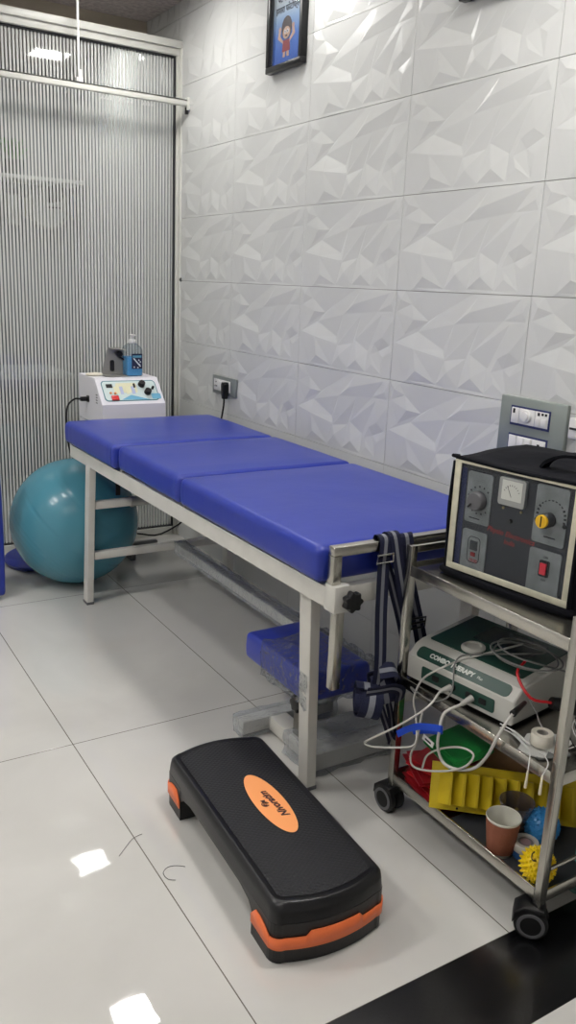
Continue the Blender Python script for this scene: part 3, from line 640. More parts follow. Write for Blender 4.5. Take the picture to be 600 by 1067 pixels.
# ================================================================== WRAPPED STOOL UNDER THE COUCH
st = thing('wrapped_stool', 'blue padded stool on a pale base still in clear plastic under the couch', 'stool', (1.25, 1.86, 0))
obj('seat', cushion(MB(), 1.140, 1.350, 1.690, 2.030, .262, .345, r=.014, puff=.003, seed=9, nx=8, ny=12), 'blue_vinyl', st, edge=80)
mb = MB().bm(wrapped_box(1.131, 1.359, 1.681, 1.93, .255, .356, .010, 10, 14, 6, 4), 0, True); obj('plastic_wrap', mb, 'wrap', st)
mb = MB().box(1.18, 1.31, 1.74, 1.98, .245, .262, 0, bev=.002); mb.box(1.225, 1.265, 1.84, 1.88, .06, .25, 0, bev=.002)
obj('seat_post', mb, 'steel_dull', st)
K = fr((1.195, 1.80, .205), (0, -1, 0), (0, 0, 1))
mb = MB(); mb.prism([((.024 + .003 * math.cos(6 * a)) * math.cos(a), (.024 + .003 * math.cos(6 * a)) * math.sin(a)) for a in [2 * PI * k / 48 for k in range(48)]], 0, .022, 0, K, bev=.003); mb.cyl((0, 0, -.035), .007, .04, 0, K, 12)
obj('height_knob', mb, 'black_plastic', st)
mb = MB()
mb.box(1.125, 1.46, 2.005, 2.050, .012, .055, 0, bev=.004); mb.box(1.215, 1.275, 1.80, 2.005, .012, .060, 0, bev=.004); mb.box(1.20, 1.50, 1.735, 1.80, .012, .066, 0, bev=.004)
obj('base', mb, 'cream_metal', st)
mb = MB(); mb.bm(wrapped_box(1.118, 1.47, 1.995, 2.058, .004, .064, .006, 14, 4, 4, 7), 0, True); mb.bm(wrapped_box(1.193, 1.508, 1.725, 1.88, .004, .078, .008, 12, 8, 4, 8), 0, True)
obj('base_wrap', mb, 'wrap_dense', st)

# ================================================================== EXERCISE BALL, BALANCE DISC, MAT
br = .282
bc = Vector((1.109, 3.592, br))
t = thing('exercise_ball', 'large glossy teal exercise ball on the floor behind the couch leg', 'exercise ball', (bc.x, bc.y, 0))
b = bmesh.new(); bmesh.ops.create_uvsphere(b, u_segments=96, v_segments=120, radius=br)
rot = Matrix.Rotation(math.radians(38), 3, 'Y') @ Matrix.Rotation(math.radians(20), 3, 'X')
for v in b.verts:
    s_ = v.co.z / br; g = 0
    for s0 in (-.62, -.54, -.46, -.38, -.3, -.22, .0, .3, .55): g += math.exp(-((s_ - s0) / .008) ** 2)
    v.co *= 1 - .006 * min(1, g)
    v.co = rot @ v.co
for v in b.verts: v.co += bc; v.co.z = max(v.co.z, 0.001)
obj('ball', MB().bm(b, 0, True), mat('teal ball vinyl', rgb(72, 132, 150), .25, var=.05, vscale=2.5, bump=.03, bscale=30), t, edge=180)
mb = MB(); pd = rot @ Vector((0, 0, br * 1.0)); 
q = fr(bc + rot @ Vector((0, br, 0)) * .998, rot @ Vector((1, 0, 0)), rot @ Vector((0, 0, 1))); mb.cyl((0, 0, -.002), .009, .004, 0, q, 16)
obj('valve', mb, mat('teal plug', rgb(44, 104, 124), .4), t)
dc = Vector((1.018, 3.885, 0))
t = thing('balance_disc', 'round flat navy blue balance disc on the floor left of the ball', 'balance disc', dc)
mb = MB().lathe([(0, 0.002), (.12, .002), (.148, .010), (.160, .028), (.152, .046), (.135, .056), (.07, .050), (0, .049)], 0, T(*dc), 56)
obj('disc', mb, mat('dark blue rubber', rgb(26, 40, 122), .35, bump=.06, bscale=90), t)
mb = MB()
for r in (.05, .08, .11): mb.tube([dc + Vector((r * math.cos(a), r * math.sin(a), .0525 if r > .06 else .0505)) for a in [2 * PI * k / 36 for k in range(36)]], .0016, 0, 6, closed=True, sm=0)
obj('grip_rings', mb, mat('dark blue ridge', rgb(22, 34, 110), .4), t)
t = thing('blue_pad', 'upright blue vinyl pad standing at the left edge in front of the glass', 'pad', (.67, 3.5, 0))
pl = at(.5, 540, y=3.5).x
obj('pad', cushion(MB(), pl - .30, pl, 3.46, 3.52, .02, .60, r=.018, puff=.002, seed=4, nx=6, ny=3), 'blue_vinyl', t, edge=80)
mb = MB()
for x in (pl - .26, pl - .06): mb.box(x, x + .03, 3.475, 3.505, 0, .022, 0, bev=.003)
obj('foot', mb, 'black_rubber', t)
# ================================================================== STAND AND ELECTRO DEVICE BEHIND THE COUCH
sx0, sx1, sy0, sy1, sz = 1.262, 1.558, 3.64, 3.97, .690
t = thing('equipment_stand', 'small white metal stand behind the far couch end carrying the white device', 'stand', (1.43, 3.8, 0))
mb = MB().box(sx0, sx1, sy0, sy1, sz - .02, sz, 0, bev=.003)
obj('top_tray', mb, 'device_white', t)
mb = MB().box(1.41, 1.45, 3.84, 3.88, .05, sz - .02, 0, bev=.003); mb.box(1.33, 1.50, 3.80, 3.92, sz - .035, sz - .02, 0, bev=.003)
obj('column', mb, 'black_plastic', t)
mb = MB().box(1.24, 1.62, 3.845, 3.875, .012, .055, 0, bev=.006); mb.box(1.415, 1.445, 3.70, 3.98, .012, .055, 0, bev=.006)
obj('base', mb, 'grey_plastic', t)
dv = thing('electrotherapy_device', 'white sloped-front electrotherapy device on the stand behind the couch', 'therapy device', (1.41, 3.78, sz))
x0, x1 = 1.256, 1.562; yf, yb, yt = 3.622, 3.955, 3.725; zt = .905; zf = .796
side = [(yf, sz + .008), (yb, sz + .008), (yb, zt - .006), (yb - .006, zt), (yt, zt), (yf, zf)]
Mside = Matrix(((0, 0, 1, 0), (1, 0, 0, 0), (0, 1, 0, 0), (0, 0, 0, 1)))
mb = MB().prism(side, x0, x1, 0, Mside, bev=.003)
obj('housing', mb, 'device_white', dv)
mb = MB()
for x in (x0 + .03, x1 - .03):
    for y in (yf + .03, yb - .03): mb.cyl((x, y, sz), .012, .009, 0, I4, 14)
obj('foot', mb, 'black_rubber', dv)
v = Vector((0, yt - yf, zt - zf)); PH = v.length; FP = fr((x0, yf, zf), (1, 0, 0), v); PW = x1 - x0
pan = obj('control_panel', MB().prism(rrect(PW * .86, PH * .76, .018, 6, PW * .5, PH * .5), .0005, .0018, 0, FP), mat('printed teal border', rgb(70, 128, 140), .4), dv)
mb = MB().prism(rrect(PW * .835, PH * .70, .016, 6, PW * .5, PH * .5), .0018, .0023, 0, FP)
mb.prism(rrect(.10, .055, .008, 4, PW * .45, PH * .60), .0023, .0026, 1, FP); mb.prism([(.10, .025), (.235, .022), (.15, .05)], .0023, .0027, 2, FP)
for k in range(4): mb.box(.075 + k * .028, .090 + k * .028, .055, .098, .0026, .0030, 3 if k % 2 else 1, FP)
mb.prism(rrect(.045, .03, .006, 4, PW * .885, .040), .0023, .0028, 2, FP)
obj('panel_print', mb, [mat('pale panel print', rgb(206, 222, 220), .4), mat('cream print', rgb(226, 224, 190), .4), mat('sky blue print', rgb(110, 176, 206), .4), mat('lilac print', rgb(180, 190, 220), .4)], dv)
obj('display', MB().box(.042, .072, .092, .112, .0025, .005, 0, FP, bev=.001), 'black_plastic', dv)
obj('red_switch', MB().box(.052, .086, .020, .045, .0025, .010, 0, FP, bev=.002), mat('red rocker', rgb(205, 40, 38), .35), dv)
for u, v_ in ((.055, .062), (.076, .060)): obj('button', MB().cyl((u, v_, .0025), .006, .005, 0, FP, 14, bev=.001), mat('amber button', rgb(214, 150, 90), .4), dv)
obj('slider_switch', MB().box(.172, .180, .090, .110, .0025, .010, 0, FP, bev=.001), 'black_plastic', dv)
for u, v_, r in ((.213, .104, .0165), (.232, .060, .0165)): obj('knob', MB().cyl((u, v_, .0025), r, .022, 0, FP, 28, r2=r * .9, bev=.002), 'black_plastic', dv)
obj('toggle', MB().cyl((.262, .082, .0025), .006, .016, 0, FP, 12, bev=.001), 'black_plastic', dv)
q = fr((x0, yb - .14, .80), (0, -1, 0), (0, 0, 1))
mb = MB().prism(rrect(.03, .03, .006, 4), 0, .004, 0, q); mb.prism(rrect(.02, .02, .004, 4), .004, .038, 0, q, bev=.003); mb.cyl((-.045, -.005, 0), .006, .004, 0, q, 12)
obj('power_inlet', mb, 'black_plastic', dv)
e = q @ Vector((0, 0, .036))
mb = MB().tube([e, e + Vector((-.03, 0, .0)), e + Vector((-.065, -.01, -.03)), e + Vector((-.075, -.02, -.10)), e + Vector((-.06, -.02, -.25)), e + Vector((.02, -.03, -.40)), (1.29, 3.78, .30), (1.36, 3.74, .24), (1.42, 3.74, .10)], .0042, 0, 8)
obj('cable', mb, 'black_rubber', dv)
mb = MB()
for k in range(4): mb.box(-.01, .012, .004 + .012 * k, .009 + .012 * k, .0002, .0008, 0, fr((x0, yb - .26, .79), (0, -1, 0), (0, 0, 1)))
obj('side_vents', mb, 'grey_plastic', dv)
# bottle
bp_ = Vector((1.468, 3.80, .905))
t = thing('sanitizer_bottle', 'clear square bottle of blue liquid with a pump on the white device', 'bottle', bp_)
S = .040
def sq(r, z, s=S, n=6): return [(bp_.x + a, bp_.y + b_, z) for a, b_ in rrect(2 * s * r, 2 * s * r, .012 * r, n)]
def loft(mb, rings, m=0):
    n = len(rings[0]); vs = [p_ for r_ in rings for p_ in r_]; fs = []
    for i in range(len(rings) - 1):
        for k in range(n): fs.append((i * n + k, i * n + (k + 1) % n, (i + 1) * n + (k + 1) % n, (i + 1) * n + k))
    fs.append(tuple(range(n - 1, -1, -1))); fs.append(tuple((len(rings) - 1) * n + k for k in range(n)))
    return mb.raw(vs, fs, m, True)
z0 = bp_.z + .001
clear = film('clear bottle plastic', (0.88, 0.92, 0.94), opacity=0.14, bump=.05, rough=.08)
obj('bottle_body', loft(MB(), [sq(.94, z0), sq(1, z0 + .006), sq(1, z0 + .118), sq(.9, z0 + .132), sq(.6, z0 + .145), sq(.38, z0 + .152)]), clear, t)
obj('liquid', loft(MB(), [sq(.90, z0 + .003), sq(.95, z0 + .008), sq(.95, z0 + .088), sq(.945, z0 + .089)]), mat('blue liquid', rgb(72, 168, 228), .2), t)
FL = fr((bp_.x - .018, bp_.y - S - .0008, z0 + .035), (1, 0, 0), (0, 0, 1))
mb = MB().box(0, .052, 0, .070, 0, .0006, 0, FL); mb.box(.004, .048, .052, .062, .0006, .001, 1, FL); mb.prism([(.006, .048), (.012, .050), (.046, .012), (.040, .010)], .0006, .001, 2, FL)
for u, v_ in ((.035, .040), (.042, .032), (.038, .020), (.012, .008), (.030, .006)): mb.cyl((u, v_, .0006), .0035, .0005, 2, FL, 12)
obj('label_sheet', mb, [mat('navy label', rgb(22, 34, 66), .4), mat('teal label print', rgb(90, 150, 175), .4), mat('pale label print', rgb(215, 222, 228), .4)], t)
mb = MB().cyl((bp_.x, bp_.y, z0 + .150), .016, .018, 0, I4, 20, bev=.001); mb.cyl((bp_.x, bp_.y, z0 + .168), .005, .018, 0, I4, 10); mb.cyl((bp_.x, bp_.y, z0 + .184), .013, .008, 0, I4, 18, bev=.001); mb.box(bp_.x - .005, bp_.x + .005, bp_.y - .035, bp_.y, z0 + .185, z0 + .192, 0, bev=.002)
obj('pump', mb, 'white_plastic', t)
# metal electrode holder
t = thing('metal_clamp_stand', 'grey metal bracket with a black knob beside the blue bottle', 'bracket', (1.375, 3.79, .905))
poly = [(0, 0), (.105, 0), (.105, .118), (.085, .128), (.035, .128), (.028, .115)]
Fh = fr((1.322, 3.82, .907), (1, 0, 0), (0, 0, 1))
mb = MB().prism(poly, 0, .003, 0, Fh); mb.box(0, .105, 0, .003, -.0, .07, 0, Fh); mb.prism([(.035, .125), (.105, .118), (.105, .121), (.035, .128)], 0, .05, 0, Fh)
obj('body', mb, mat('light grey bracket metal', rgb(158, 156, 150), .4, .5), t)
obj('slot_cover', MB().prism(rrect(.020, .052, .008, 5, .052, .045), .003, .010, 0, Fh, bev=.002), 'black_plastic', t)
mb = MB().cyl((.085, .100, .003), .013, .022, 0, Fh, 20, bev=.002); mb.box(.055, .108, .072, .080, .006, .014, 0, Fh @ Matrix.Rotation(-.5, 4, 'Z') @ T(-.02, .04, 0), bev=.002)
obj('knob', mb, 'black_plastic', t)
mb = MB().lathe([(0, 0), (.036, 0), (.042, .004), (.038, .009), (.015, .013), (0, .013)], 0, T(1.292, 3.83, .906) @ Matrix.Scale(.75, 4, (0, 1, 0)), 28)
o = obj('cotton_pad', mb, mat('cream cotton', rgb(226, 220, 204), .9)); tag(o, 'flat cream cotton pad on the left end of the white device', 'pad')

# ================================================================== STEPPER
sp_ = thing('aerobic_stepper', 'black aerobic step platform with orange bands on the white floor', 'step platform', (.912, 1.50, 0), math.radians(-3.6))
HW = .1375
def outline(w, L, bul, r=.028, n=10):
    """long rectangle, short ends bowed outwards, rounded corners"""
    pts = []
    for sy in (-1, 1):
        row = []
        for k in range(-n, n + 1):
            x = sy * -k / n * (w - r) if False else k / n * (w - r)
            row.append((x, sy * (L + bul * (1 - (k / n) ** 2))))
        cx = w - r
        arcR = [(cx + r * math.sin(a), sy * (L - r + r * math.cos(a))) for a in [PI / 2 * j / 5 for j in range(1, 6)]]
        arcL = [(-cx - r * math.sin(a), sy * (L - r + r * math.cos(a))) for a in [PI / 2 * j / 5 for j in range(1, 6)]]
        full = arcL[::-1] + row + arcR
        pts += full if sy < 0 else full[::-1]
    return pts
LY = .318
def band(mb, z0, z1, s0=1.0, s1=1.0, part='all', m=0, ylim=None):
    pass
top = outline(HW, LY, .020)
n = len(top)
def ring(w, L, bul, z, r=.028): return [(a, b_, z) for a, b_ in outline(w, L, bul, r)]
# deck: skirt + top with a rounded rim
mb = MB()
rings = [ring(HW, LY, .020, .092), ring(HW - .002, LY - .002, .020, .118), ring(HW - .004, LY - .004, .020, .131), ring(HW - .010, LY - .010, .020, .1385), ring(HW - .014, LY - .014, .020, .140), ring(HW - .0175, LY - .0175, .020, .1385), ring(HW - .019, LY - .019, .020, .1375)]
vs = [p_ for r_ in rings for p_ in r_]; fs = []
for i in range(len(rings) - 1):
    for k in range(n): fs.append((i * n + k, i * n + (k + 1) % n, (i + 1) * n + (k + 1) % n, (i + 1) * n + k))
fs.append(tuple((len(rings) - 1) * n + k for k in range(n)))
mb.raw(vs, fs, 0, True)
obj('deck', mb, mat('black step plastic', rgb(26, 26, 28), .33, bump=.05, bscale=250), sp_, local=True)
# tread: fine diamond texture
def tread_mat():
    m = mat('ribbed rubber tread', rgb(30, 30, 33), .55); nt = m.node_tree; N = nt.nodes; L = nt.links; b = N['Principled BSDF']
    tc = N.new('ShaderNodeTexCoord'); hs = []
    for ang, sc in ((.95, 1), (-.95, 1)):
        mp = N.new('ShaderNodeMapping'); mp.inputs['Rotation'].default_value = (0, 0, ang); L.new(tc.outputs['Object'], mp.inputs[0])
        w = N.new('ShaderNodeTexWave'); w.inputs['Scale'].default_value = 34; L.new(mp.outputs[0], w.inputs['Vector']); hs.append(w.outputs['Fac'])
    a = N.new('ShaderNodeMath'); a.operation = 'MAXIMUM'; L.new(hs[0], a.inputs[0]); L.new(hs[1], a.inputs[1])
    w2 = N.new('ShaderNodeTexVoronoi'); w2.inputs['Scale'].default_value = 26; w2.feature = 'DISTANCE_TO_EDGE'; L.new(tc.outputs['Object'], w2.inputs['Vector'])
    bp = N.new('ShaderNodeBump'); bp.inputs['Strength'].default_value = .55; bp.inputs['Distance'].default_value = .002; L.new(a.outputs[0], bp.inputs['Height']); L.new(bp.outputs[0], b.inputs['Normal'])
    return m
obj('tread', MB().prism(outline(HW - .026, LY - .026, .019, .018), .1374, .1388, 0), tread_mat(), sp_, local=True)
# end blocks
def block(sy):
    """block under one end: black foot, orange band, black shoulder"""
    def half(w, L, bul, yin):
        o_ = [(a, b_) for a, b_ in outline(w, L, bul) if b_ * sy > yin - .0001]
        o_.sort(key=lambda q: 0)
        return o_
    out = []
    full = outline(HW + .001, LY + .001, .020)
    arc = [q for q in full if q[1] * sy > .24]
    arc = [((HW + .001) * (-1 if sy < 0 else 1), sy * .215)] + arc + [((HW + .001) * (1 if sy < 0 else -1), sy * .215)]
    return arc
for sy in (-1, 1):
    arc = block(sy)
    bk_ = obj('end_block', MB().prism([(a * .995, b_ * .998) for a, b_ in arc], .002, .096, 0), 'black_plastic', sp_, local=True)
    # orange band: height profile along the outline, wider in the middle of the end
    mb = MB(); N_ = len(arc)
    pts = catmull([Vector((a, b_, 0)) for a, b_ in arc], 4); lens = [0]
    for a, b_ in zip(pts, pts[1:]): lens.append(lens[-1] + (b_ - a).length)
    Lt = lens[-1]; vs = []
    side_l = .215
    for q, s_ in zip(pts, lens):
        f = s_ / Lt; e_ = min(s_, Lt - s_)                       # distance from either end
        lo = .036; hi = .066
        if e_ < .018: hi = lo + .020 + .024 * math.sqrt(max(0, e_ / .018))
        elif e_ < .055: hi = .080
        elif e_ < .085: hi = .080 - (e_ - .055) / .03 * .016
        elif e_ < .165: hi = .064
        elif e_ < .175: hi = .064 + (e_ - .165) / .01 * .012
        else: hi = .076
        o2 = Vector((q.x, q.y, 0)); o2 = o2 + o2.normalized() * .0016
        vs += [(o2.x, o2.y, lo), (o2.x, o2.y, hi)]
    mb.raw(vs, [(2 * i, 2 * i + 2, 2 * i + 3, 2 * i + 1) for i in range(len(pts) - 1)], 0, True)
    o = obj('orange_band', mb, 'orange', bk_, local=True)
    md = o.modifiers.new('thickness', 'SOLIDIFY'); md.thickness = .003; md.offset = 0
# side skirts with a low arch
for sx in (-1, 1):
    P_ = [(-.235, .094), (-.235, .030), (-.215, .055), (-.195, .072), (-.15, .082), (.15, .082), (.195, .072), (.215, .055), (.235, .030), (.235, .094)]
    mb = MB().prism([(sx * 0 + a, b_) for a, b_ in P_], -.003, .003, 0, Matrix(((0, 0, 1, sx * (HW - .004)), (1, 0, 0, 0), (0, 1, 0, 0), (0, 0, 0, 1))))
    obj('side_skirt', mb, 'black_plastic', sp_, local=True)
# oval badge with its lettering, laid along the step
B = Matrix.Translation((.016, .012, .1390))
mb = MB().prism(ell(.0415, .130, 48), 0, .0006, 0, B); mb.prism(ell(.0385, .126, 48), .0006, .0010, 1, B)
bd_ = obj('badge', mb, ['black_ink', 'orange_print'], sp_, local=True)
mb = MB()
text_mb(mb, 'Nivoratim', .027, B @ T(.008, -.010, .0011) @ RZ(math.radians(96)), 0, .0004, bold=.0010, shear=.35)
E_ = B @ T(-.014, -.004, .0011)
for r in (.003, .006, .009): mb.tube([E_ @ Vector((r * math.cos(a), r * math.sin(a), 0)) for a in [2 * PI * k / 24 for k in range(22)]], .0010, 0, 6, sm=0)
mb.prism([(-.004, .010), (.004, .010), (.006, .017), (-.006, .017)], 0, .0004, 0, E_)
obj('lettering', mb, 'ink', bd_, local=True)

# hair strands on the floor
def hair(pts, lab):
    mb = MB().tube([at(a, b_, z=.0012) for a, b_ in pts], .0006, 0, 5); tag(obj('hair_strand', mb, 'black_ink'), lab, 'hair')
hair([(124, 892), (130, 884), (137, 875), (143, 871), (148, 869)], 'thin dark hair strand crossing the floor joint left of the stepper')
hair([(193, 903), (183, 902), (174, 904), (170, 910), (175, 916), (183, 917)], 'curled thin dark hair strand on the floor nearest the stepper side')

# ================================================================== TROLLEY
tr = thing('steel_trolley', 'three-shelf stainless steel trolley on castors at the right edge', 'trolley', (1.5, 1.245, 0))
TX0, TX1, TY0, TY1 = 1.295, 1.700, .983, 1.514; LEG = .020
SH = (.700, .402, .118); FLR = (.692, .396, .094)
for lx in (TX0, TX1 - LEG):
    for ly in (TY0, TY1 - LEG):
        zt = .748
        lg = obj('leg', MB().box(lx, lx + LEG, ly, ly + LEG, .070, zt, 0, bev=.002), 'steel', tr)
for z in SH:
    mb = MB()
    g = LEG
    zf_ = FLR[SH.index(z)]; mb.box(TX0 + .003, TX1 - .003, TY0 + .003, TY1 - .003, zf_ - .003, zf_, 0)
    for (a, b_, c_, d) in ((TX0 + .001, TX0 + .006, TY0 + g, TY1 - g), (TX1 - .006, TX1 - .001, TY0 + g, TY1 - g), (TX0 + g, TX1 - g, TY0 + .001, TY0 + .006), (TX0 + g, TX1 - g, TY1 - .006, TY1 - .001)):
        mb.box(a, b_, c_, d, z - .028, z, 0, bev=.001)
    obj('shelf', mb, 'steel', tr)
for y in (TY0, TY1 - LEG):
    obj('end_rail', MB().box(TX0 + LEG, TX1 - LEG, y + .004, y + LEG - .004, .728, .746, 0, bev=.002), 'steel', tr)
obj('guard_rail', MB().box(TX0 + .03, TX1 - .03, TY0 + .008, TY0 + .014, .158, .166, 0, bev=.001), 'steel', tr)
def caster(x, y, a):
    c_ = obj('castor', (lambda m_: m_)(caster_fork(x, y, a)), 'black_plastic', tr)
    Mx = T(x, y, 0) @ RZ(a)
    for sx in (-1, 1):
        Q = Mx @ T(sx * .006, .012, .037) @ RY(PI / 2 * sx)
        w_ = obj('wheel', MB().lathe([(0, 0), (.030, 0), (.036, .003), (.037, .010), (.036, .016), (.030, .019), (.022, .020), (0, .020)], 0, Q, 36), 'black_rubber', c_)
        mb = MB().lathe([(.0225, .0203), (.0255, .0212), (.0300, .0200), (.0300, .0185), (.0225, .0185), (.0225, .0203)], 0, Q, 36)
        obj('wheel_ring', mb, 'grey_plastic', w_)
def caster_fork(x, y, a):
    Mx = T(x, y, 0) @ RZ(a); mb = MB().cyl((0, 0, .062), .014, .022, 0, Mx, 18, bev=.002)
    mb.prism([(-.018, .062), (.030, .062), (.052, .035), (.050, .062), (.030, .080), (-.012, .078)], -.0245, .0245, 0, Mx @ Matrix(((0, 0, 1, 0), (1, 0, 0, 0), (0, 1, 0, 0), (0, 0, 0, 1))), bev=.003)
    return mb
for (x, y, a) in ((TX0 + .012, TY1 - .012, .05), (TX0 + .012, TY0 + .012, .72), (TX1 - .012, TY1 - .012, -.5), (TX1 - .012, TY0 + .012, 2.4)): caster(x, y, a)

# ================================================================== COVERED MACHINE ON THE TOP SHELF
zb = FLR[0] + .001
dm = thing('covered_therapy_machine', 'grey panelled therapy machine under a black cover with a clear front window', 'therapy machine', (1.5, 1.25, zb))
O = Vector((1.352, 1.428, zb)); U = Vector((.046, -.330, 0)); MW = U.length; F = fr(O, U, (0, 0, 1)); D = .27; MH = .288
def panel(name, u0, u1, v0, v1, m, r=.006, z0=0.0, z1=.003, par=dm): return obj(name, MB().prism(rrect(u1 - u0, v1 - v0, r, 4, (u0 + u1) / 2, (v0 + v1) / 2), z0, z1, 0, F), m, par)
grey_face = mat('brushed grey instrument face', rgb(150, 151, 148), .5, var=.22, vscale=26)
obj('housing', MB().box(.012, MW - .012, .012, MH - .014, -D + .01, -.008, 0, F, bev=.004), mat('dark housing', rgb(44, 46, 50), .5), dm)
obj('fascia', MB().box(.016, MW - .016, .022, MH - .022, -.008, -.005, 0, F), mat('slate fascia', rgb(44, 46, 52), .5, var=.1), dm)
obj('fascia_edge', MB().box(.016, .030, .022, MH - .022, -.005, -.0042, 0, F), 'navy_paint', dm)
G = dict(z0=-.005, z1=-.002)
panel('knob_plate', .036, .106, .142, .262, grey_face, **G); panel('switch_plate', .036, .106, .026, .124, grey_face, **G)
panel('knob_plate', .222, .302, .142, .270, grey_face, **G); panel('switch_plate', .222, .302, .026, .128, grey_face, **G)
mt = panel('meter', .128, .198, .205, .268, mat('meter bezel', rgb(150, 152, 150), .4), .006, -.005, .004)
obj('meter_scale', MB().box(.137, .190, .218, .262, .004, .005, 0, F), mat('meter face', rgb(200, 202, 196), .3), mt)
mb = MB(); 
for k in range(9):
    a = math.radians(150 - 15 * k); mb.box(.0002, .004, -.0005, .0005, .005, .0054, 0, F @ T(.1635 + .020 * math.cos(a), .226 + .024 * math.sin(a), 0) @ RZ(a))
mb.box(0, .026, -.0004, .0004, .0054, .0058, 0, F @ T(.1635, .226, 0) @ RZ(math.radians(118)))
obj('meter_needle', mb, 'black_ink', mt)
kb = obj('dial_knob', MB().cyl((.074, .198, -.002), .0225, .020, 0, F, 36, r2=.021, bev=.002), 'grey_plastic', dm)
obj('pointer', MB().box(-.002, .002, .008, .021, .020, .0212, 0, F @ T(.074, .198, 0) @ RZ(2.4)), 'black_ink', kb)
mb = MB()
for k in range(12):
    a = math.radians(220 - 24 * k); mb.box(-.0015, .0015, .030, .034, -.002, -.0012, 0, F @ T(.074, .198, 0) @ RZ(a))
mb.box(.050, .080, .152, .1545, -.002, -.0012, 0, F)
obj('dial_marks', mb, 'black_ink', dm)
kb = obj('dial_knob', MB().cyl((.262, .198, -.002), .016, .026, 0, F, 30, bev=.002), mat('dark knob', rgb(52, 54, 58), .4), dm)
k2 = obj('knob_cap', MB().cyl((.262, .198, .024), .0145, .007, 0, F, 28, bev=.001), mat('yellow knob cap', rgb(222, 176, 30), .4), kb, label='yellow knob cap')
obj('pointer', MB().box(.2605, .2635, .187, .210, .031, .0316, 0, F), 'black_ink', kb)
mb = MB()
for k in range(15):
    a = math.radians(195 - 15 * k); w_ = .0012 + (.0016 if k < 4 or k > 10 else 0)
    mb.box(-.0020, .0020, -w_, w_, -.002, -.0012, 0, F @ T(.264 + .034 * math.cos(a), .206 + .034 * math.sin(a), 0) @ RZ(a + PI / 2))
for a in (195, -15): mb.cyl((.264 + .036 * math.cos(math.radians(a)), .200 + .036 * math.sin(math.radians(a)), -.002), .005, .0008, 0, F, 14)
mb.box(.252, .280, .157, .1595, -.002, -.0012, 0, F); mb.box(.250, .257, .176, .178, -.002, -.0012, 0, F)
obj('dial_marks', mb, 'black_ink', dm)
mb = MB(); 
for q_ in (rrect(.034, .062, .010, 4, .072, .078),):
    pts = [F @ Vector((a, b_, -.0015)) for a, b_ in q_]; mb.tube(pts, .0008, 0, 6, closed=True, sm=0)
obj('counter_outline', mb, 'black_ink', dm)
mb = MB().box(.062, .082, .078, .100, -.002, .001, 0, F); obj('counter_window', mb, mat('counter window', rgb(70, 72, 72), .3), dm)
mb = MB().box(.066, .078, .063, .072, -.002, .001, 0, F); text_mb(mb, '10:00', .011, F @ T(.073, .052, -.0018), 0, .0005, bold=.0002); obj('red_markings', mb, 'red_ink', dm)
sw = obj('rocker_frame', MB().prism(rrect(.024, .036, .003, 3, .264, .088), -.002, .002, 0, F), 'black_plastic', dm)
obj('power_switch', MB().box(.256, .272, .075, .101, .002, .006, 0, F, bev=.001), mat('red rocker switch', rgb(196, 44, 62), .3), sw, label='red rocker switch')
mb = MB(); text_mb(mb, 'ON', .007, F @ T(.264, .113, -.0018), 0, .0004); text_mb(mb, 'OFF', .007, F @ T(.264, .061, -.0018), 0, .0004)
obj('switch_lettering', mb, 'black_ink', dm)
mb = MB(); text_mb(mb, 'Physio Electronics', .0175, F @ T(.166, .137, -.0045) @ RZ(math.radians(-2)), 0, .0005, bold=.0003, shear=.2); text_mb(mb, 'India', .0155, F @ T(.165, .119, -.0045), 0, .0005, bold=.0003, shear=.2)
obj('lettering', mb, 'red_ink', dm)
mb = MB()
for u in (.140, .188): mb.cyl((u, .196, -.005), .003, .003, 0, F, 12)
obj('terminal', mb, mat('brass stud', rgb(190, 170, 120), .3, 1), dm)
obj('toggle_switch', MB().cyl((.163, .170, -.005), .005, .008, 0, F, 14), 'black_plastic', dm)
# cover: cloth shell of five sides, cream piping frame, clear window, base roll, handle
def cover():
    b = bmesh.new(); nx, nz, nd = 14, 12, 10
    mbc = MB()
    def sheet(f, na, nb):
        vs = []; fs = []
        for i in range(na + 1):
            for j in range(nb + 1):
                p_ = f(i / na, j / nb); w_ = noise.noise(Vector(p_) * 14) * .004; vs.append((p_[0] + w_ * .3, p_[1] + w_, p_[2] + w_ * .3))
        for i in range(na):
            for j in range(nb): a = i * (nb + 1) + j; fs.append((a, a + nb + 1, a + nb + 2, a + 1))
        mbc.raw(vs, fs, 0, True, F)
    sag = lambda u, w: -.010 * math.sin(PI * u) * math.sin(PI * w) + .016 * math.exp(-((u - .35) ** 2 + (w - .6) ** 2) * 12)
    sheet(lambda a, b_: (a * MW, MH + sag(a, b_) + .006 * b_, -b_ * D), nx, nd)                                     # top
    sheet(lambda a, b_: (-.003 - .006 * math.sin(PI * a) * (1 - b_), a * MH, -b_ * D), nz, nd)                            # left side
    sheet(lambda a, b_: (MW + .003 + .006 * math.sin(PI * a) * (1 - b_), a * MH, -b_ * D), nz, nd)                        # right side
    sheet(lambda a, b_: (a * MW, b_ * MH, -D), nx, nz)                                                              # back
    return mbc
o = obj('cover', cover(), 'black_cloth', dm, edge=60); md = o.modifiers.new('thickness', 'SOLIDIFY'); md.thickness = .0025
pip = mat('cream window border', rgb(206, 202, 180), .45, var=.12, vscale=30)
mb = MB()
for (a, b_, c_, d) in ((0, MW, .018, .034), (0, .018, .034, MH - .010), (MW - .016, MW, .034, MH - .010)): mb.box(a, b_, c_, d, .002, .0045, 0, F, bev=.0012)
mb.box(0, MW, MH - .011, MH - .005, .002, .0045, 0, F)
obj('window_border', mb, pip, dm)
obj('clear_window', MB().box(.016, MW - .014, .020, MH - .010, .0025, .0035, 0, F), 'window_film', dm)
mb = MB().tube([F @ Vector(q_) for q_ in ((0, .010, -.02), (0, .010, .004), (MW / 2, .007, .010), (MW, .010, .004), (MW + .002, .010, -.02))], .0095, 0, 8)
